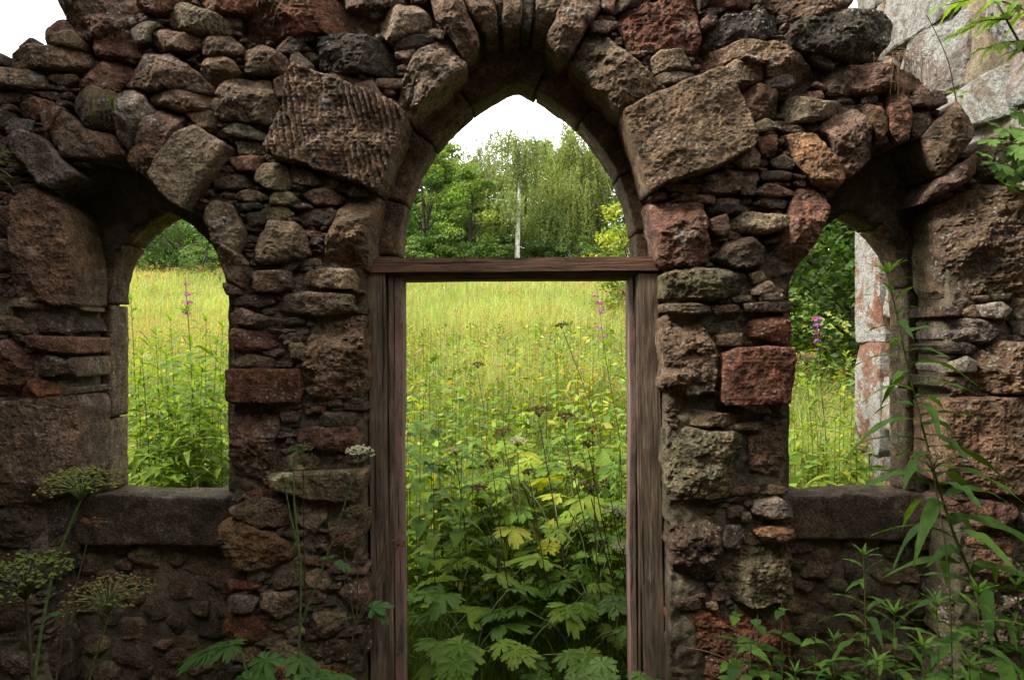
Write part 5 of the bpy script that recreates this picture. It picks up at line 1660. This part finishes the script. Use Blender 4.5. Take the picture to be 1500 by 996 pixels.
# ------------------------------------------------------------------ plants inside the ruin, close to the viewer
G2 = [(0.055, 0.115, 0.022), (0.068, 0.135, 0.024), (0.048, 0.10, 0.026)]
wh(1500, 2.25, [(1470, 960), (1440, 880), (1395, 780), (1365, 680), (1345, 600), (1325, 520), (1312, 450), (1300, 402)],
   'tall dark willowherb leaning across the window with the lichened pier', None, n=66, Lmax=0.25, r0=0.007, pal_=G2, start=0.3, az0=1.0)
WR = 'willowherb shoots inside the ruin'
for i, (px0, Y_, tx, ty, L_) in enumerate(((1290, 2.3, 1265, 815, 0.16), (1400, 2.1, 1372, 885, 0.17), (1330, 2.2, 1310, 900, 0.16), (1450, 2.0, 1432, 870, 0.17), (1240, 2.35, 1222, 940, 0.14), (1500, 2.2, 1490, 860, 0.17), (1360, 1.9, 1352, 950, 0.16), (1180, 2.3, 1165, 985, 0.13), (1280, 2.0, 1285, 970, 0.15), (1420, 1.8, 1420, 975, 0.15))):
    wh(px0, Y_, [(tx + 4, ty + 120), (tx, ty)], 'short willowherb shoot at the foot of the wall under the tall leaning one', WR, n=26, Lmax=L_ * 1.2, r0=0.005, pal_=G2 + [(0.08, 0.15, 0.024)], start=0.35, droopy=0.05)
for i, (px0, Y_, tx, ty) in enumerate(((1085, 2.35, 1078, 885), (1120, 2.4, 1110, 900), (1150, 2.45, 1145, 878), (1100, 2.2, 1100, 935), (1190, 2.4, 1195, 925), (1060, 2.4, 1072, 960))):
    b_ = np.array([at(px0, 900, Y_)[0], Y_ + CAM_Y, -0.04]); tp = at(tx, ty, Y_)
    nettle(b_, 'young shoot with oval green leaves at the foot of the doorway pier', 'oval leaved shoots by the pier', tp[2] - b_[2], 7, 0.075, G2 + [(0.085, 0.16, 0.026)], (tp[0] - b_[0], 0), 'shoot')
# dead red twig by the pier
tw = thing('dead_twig', 'bare reddish dead twig lying against the foot of the doorway pier', 'twig', tuple(at(1085, 975, 2.5)))
stem_obj(tw, [at(1090, 985, 2.5), at(1062, 963, 2.5), at(1030, 952, 2.5), at(1000, 948, 2.5)], 0.004, 0.002, (0.13, 0.07, 0.045), 'stem')
stem_obj(tw, [at(1065, 964, 2.5), at(1060, 945, 2.5), at(1058, 928, 2.5)], 0.0025, 0.0015, (0.13, 0.07, 0.045), 'branch')

stalk(40, 1.6, [(48, 990), (60, 930), (72, 850), (92, 794), (118, 732)], [(118, 734, (0.05, -0.1, 1), 0.085, 34)], 'hogweed with a greenish flat umbel in front of the window sill', None, ((0.21, 0.22, 0.06),), 31, (0.12, 0.17, 0.055), 6, 0.0048, 0.006)
stalk(50, 1.25, [(48, 990), (42, 930), (38, 878)], [(38, 878, (-0.05, -0.1, 1), 0.085, 36)], 'big hogweed umbel with green fruit on a dark stem', None, ((0.14, 0.18, 0.05),), 32, (0.055, 0.055, 0.03), 6, 0.005, 0.006)
stalk(110, 1.75, [(128, 990), (145, 950), (158, 902)], [(158, 900, (0.05, -0.1, 1), 0.10, 34)], 'hogweed umbel with pinkish green seeds below the window sill', None, ((0.22, 0.17, 0.075),), 33, (0.11, 0.15, 0.05), 6, 0.0048, 0.0045,
      leaves=((118, 860, 0.3, 0.2, 0.035, (0.06, 0.13, 0.04)), (85, 900, 2.6, 0.1, 0.04, (0.06, 0.13, 0.04))))
stalk(70, 1.7, [(80, 990), (105, 880), (134, 771)], [(136, 775, (0.2, 0, 1), 0.03, 10)], 'dry pale hogweed stem leaning beside the umbels', None, (BRN,), 34, (0.11, 0.10, 0.06), 4, 0.004, 0.0035)
stalk(436, 2.2, [(436, 990), (440, 900), (442, 831), (434, 770), (429, 726), (431, 668)], [(527, 672, (0.1, -0.1, 1), 0.045, 22), (416, 706, (-0.3, 0, 1), 0.03, 12), (440, 668, (0, 0, 1), 0.04, 14)],
      'hogweed with small white umbels in front of the window pier', None, (WHT, WHT, (0.13, 0.14, 0.06)), 35, (0.10, 0.15, 0.05), 6, 0.0045, 0.0055,
      branches=((0.62, 527, 672), (0.78, 416, 706)), leaves=((470, 818, 0.2, 0.3, 0.055, (0.06, 0.13, 0.04)), (492, 822, -0.4, -0.2, 0.055, (0.06, 0.13, 0.04)), (425, 712, 2.9, 0.3, 0.04, (0.08, 0.15, 0.05))))
stalk(505, 2.3, [(506, 990), (515, 940), (525, 905), (523, 830), (522, 772)], [(524, 762, (0.1, 0, 1), 0.055, 20), (582, 800, (0.3, 0, 1), 0.025, 10), (503, 800, (-0.2, 0, 1), 0.035, 12)],
      'dry hogweed with brown seed umbels against the door jamb', None, ((0.13, 0.12, 0.055), BRN, BRN), 36, (0.085, 0.085, 0.04), 5, 0.0045, 0.0045,
      branches=((0.7, 582, 800), (0.72, 503, 800), (0.72, 565, 795)), leaves=((545, 890, 0.3, 0.2, 0.075, (0.06, 0.13, 0.04)), (512, 905, 2.6, -0.3, 0.06, (0.09, 0.14, 0.05)), (552, 895, -0.6, -0.3, 0.06, (0.06, 0.12, 0.04))))
stalk(452, 2.4, [(450, 990), (446, 850), (444, 690)], [(446, 684, (0, 0, 1), 0.05, 16)], 'thin dark dry stem behind the white flowering hogweed', None, ((0.12, 0.10, 0.05),), 37, (0.05, 0.035, 0.025), 4, 0.004, 0.003)
stalk(1405, 1.9, [(1392, 860), (1380, 760), (1366, 690)], [(1366, 690, (0, 0, 1), 0.055, 18)], 'dry umbel beside the tall leaning willowherb', None, ((0.16, 0.13, 0.06),), 38, (0.07, 0.065, 0.035), 5, 0.004, 0.003)
# broad leaves at the foot of the window pier
def broad_leaves(spots, label, Y, base_px, pl):
    b_ = np.array([at(base_px, 900, Y)[0], Y + CAM_Y, -0.04])
    root = thing('hogweed_leaves', label, 'plant', tuple(b_))
    for a, c, az, pi, s_ in spots:
        e = at(a, c, Y + RV.uniform(-0.08, 0.08))
        stem_obj(root, [b_, (b_ + e) / 2 + np.array([0, 0, 0.08]), e], 0.006, 0.003, (0.10, 0.13, 0.05), 'leaf_stalk', 5)
        leaf(root, RV.choice(LOBED[:3]), e, az, pi, s_ * 1.25, tintg(pl), RV.uniform(-0.2, 0.2))
broad_leaves([(352, 948, 3.0, -0.1, 0.17), (400, 958, -2.2, -0.5, 0.16), (430, 962, -0.6, -0.35, 0.16), (455, 985, 0.1, -0.1, 0.15), (380, 985, -1.8, -0.3, 0.16), (415, 1000, -1.2, -0.4, 0.18)], 'broad dark green lobed leaves at the foot of the window pier', 2.2, 415, [(0.055, 0.115, 0.030), (0.06, 0.125, 0.032)])
broad_leaves([(880, 965, -1.6, -0.25, 0.17), (930, 985, -1.0, -0.3, 0.16), (960, 1000, -0.5, -0.2, 0.15), (845, 990, -2.0, -0.3, 0.17)], 'broad pale lobed leaves on the threshold by the pier', 2.75, 905, [(0.09, 0.15, 0.04), (0.11, 0.17, 0.04)])

# ------------------------------------------------------------------ growth on and over the wall
ash = thing('ash_branch', 'bright green ash sprays hanging over the broken wall top', 'branch', tuple(at(1530, 130, 2.75)))
def spray(pts, n, s, pl):
    P = smooth_path(pts, 20)
    stem_obj(ash, P, 0.004, 0.0015, (0.07, 0.06, 0.035), 'twig', 5)
    for i in range(n):
        t = 0.15 + 0.85 * i / (n - 1)
        p = P[int(t * 19)]
        d = P[-1] - P[0]; az = math.atan2(d[1], d[0])
        for sg in ((1, -1) if i < n - 1 else (0,)):
            leaf(ash, OVATE[RV.randrange(3)], p, az + sg * RV.uniform(0.7, 1.2), RV.uniform(-0.5, -0.05), s * RV.uniform(0.8, 1.2), tintg(pl), RV.uniform(-0.3, 0.3), wid=0.7)
AP = [(0.12, 0.21, 0.03), (0.14, 0.23, 0.035), (0.10, 0.19, 0.03)]
Ya = 2.75
stem_obj(ash, [at(1530, 130, Ya), at(1492, 60, Ya), at(1460, 5, Ya), at(1435, -50, Ya)], 0.006, 0.003, (0.09, 0.06, 0.04), 'branch')
spray([at(1495, 10, Ya), at(1440, -5, Ya - 0.05), at(1385, 8, Ya - 0.1)], 6, 0.10, AP)
spray([at(1480, 28, Ya), at(1440, 30, Ya - 0.05), at(1402, 52, Ya - 0.08)], 5, 0.10, AP)
spray([at(1500, 60, Ya), at(1475, 62, Ya), at(1440, 72, Ya)], 4, 0.08, AP)
spray([at(1510, 20, Ya), at(1490, 10, Ya), at(1470, 30, Ya)], 4, 0.09, AP)
spray([at(1520, 90, Ya), at(1500, 68, Ya), at(1478, 78, Ya)], 3, 0.07, AP)

ivy = thing('sycamore_shoot', 'leafy sycamore shoot with big palmate leaves hanging at the broken wall end', 'branch', tuple(at(1510, 300, 2.75)))
for i, (a, c, s_) in enumerate(((1452, 205, 0.075), (1478, 190, 0.085), (1495, 215, 0.085), (1460, 240, 0.09), (1485, 250, 0.095), (1470, 268, 0.075), (1505, 275, 0.09), (1492, 165, 0.07), (1450, 180, 0.05), (1440, 225, 0.05), (1500, 240, 0.08), (1478, 225, 0.09), (1515, 195, 0.09), (1512, 240, 0.09))):
    e = at(a, c, 2.72 + 0.05 * math.sin(i * 2))
    stem_obj(ivy, [at(1520, 230 + 8 * (i % 5), 2.76), (at(1520, 230, 2.76) + e) / 2 + np.array([0, 0, 0.02]), e + np.array([0, 0, 0.01])], 0.002, 0.0012, (0.08, 0.09, 0.03), 'leaf_stalk', 4)
    leaf(ivy, PALM[i % 2], e, RV.uniform(-2.6, -0.7), RV.uniform(-1.2, -0.4), s_, tintg([(0.075, 0.15, 0.03), (0.09, 0.17, 0.035)]), RV.uniform(-0.3, 0.3))
twg = thing('bare_twig', 'thin bare twig rising from the broken wall top', 'twig', tuple(at(1401, 150, 2.85)))
stem_obj(twg, [at(1401, 150, 2.85), at(1390, 90, 2.85), at(1372, 50, 2.85), at(1357, 22, 2.85)], 0.0028, 0.0015, (0.05, 0.035, 0.03), 'stem', 5)
for a, c, az in ((1402, 142, 0.5), (1398, 136, 2.6), (1404, 132, 1.2), (1406, 138, -0.5)):
    leaf(twg, OVATE[0], at(a, c, 2.85), az, 0.2, 0.045, (0.12, 0.20, 0.03))

def tuft(name, label, cat, c, n, L_, colr, down=True, spread=0.03, seed=1):
    r = np.random.RandomState(seed)
    root = thing(name, label, cat, tuple(c))
    parts = []
    for i in range(n):
        s = np.array([r.normal(0, spread), r.normal(0, 0.01), r.normal(0, 0.01)])
        ln = L_ * r.uniform(0.4, 1.1); sx = r.normal(0, 0.45)
        if down: e = s + np.array([sx * ln * 0.5, -0.02 - 0.03 * r.rand(), -ln]); mid = s + np.array([sx * ln * 0.4, -0.05, -ln * 0.25 + 0.02])
        else: e = s + np.array([sx * ln, -0.03, ln * 0.7]); mid = s + np.array([sx * ln * 0.3, -0.02, ln * 0.6])
        parts.append(tube([s, mid, e], 0.0012, 0.0005, 3))
    V, q, _ = join_parts(parts)
    obj('blades', mesh_np('blades', V, q, None, True, M_STEM), root, color=colr + (1,), kind='stuff')
    return root
tuft('root_tangle', 'tangle of dry brown roots hanging over a broken stone', 'roots', at(1325, 82, 2.74) , 70, 0.16, (0.14, 0.09, 0.05), True, 0.05, 3)
tuft('grass_tuft', 'small dry grass tuft in a crack beside the pale stone', 'grass', at(150, 138, 2.72), 34, 0.10, (0.17, 0.13, 0.05), True, 0.03, 4)
fern = thing('fern', 'small green fern hanging from a crack beside the pale stone', 'fern', tuple(at(138, 142, 2.71)))
for i in range(9):
    for px_, py_ in (((137 - i * 0.2, 141 + i * 4.2)), ((166 + i * 0.3, 142 + i * 2.4))):
        for sg in (-1, 1):
            leaf(fern, OVATE[i % 3], at(px_, py_, 2.70), 0 if sg > 0 else math.pi, -0.6, 0.022 * (1.15 - i * 0.07), tintg([(0.09, 0.17, 0.03), (0.13, 0.2, 0.04)]))
sp = thing('side_plant', 'green leaves poking in beside the outermost stones near the pale stone', 'plant', tuple(at(-40, 262, 2.6)))
stem_obj(sp, [at(-40, 262, 2.6), at(-15, 246, 2.6), at(0, 240, 2.6)], 0.003, 0.002, (0.08, 0.10, 0.03))
for a, c, az, pi in ((-10, 238, 0.1, 0.1), (-8, 248, -0.2, -0.2), (-6, 258, 0.2, -0.5), (-12, 230, 0.3, 0.5)):
    leaf(sp, LANCE[0], at(a, c, 2.6), az, pi, 0.09, (0.07, 0.15, 0.03))
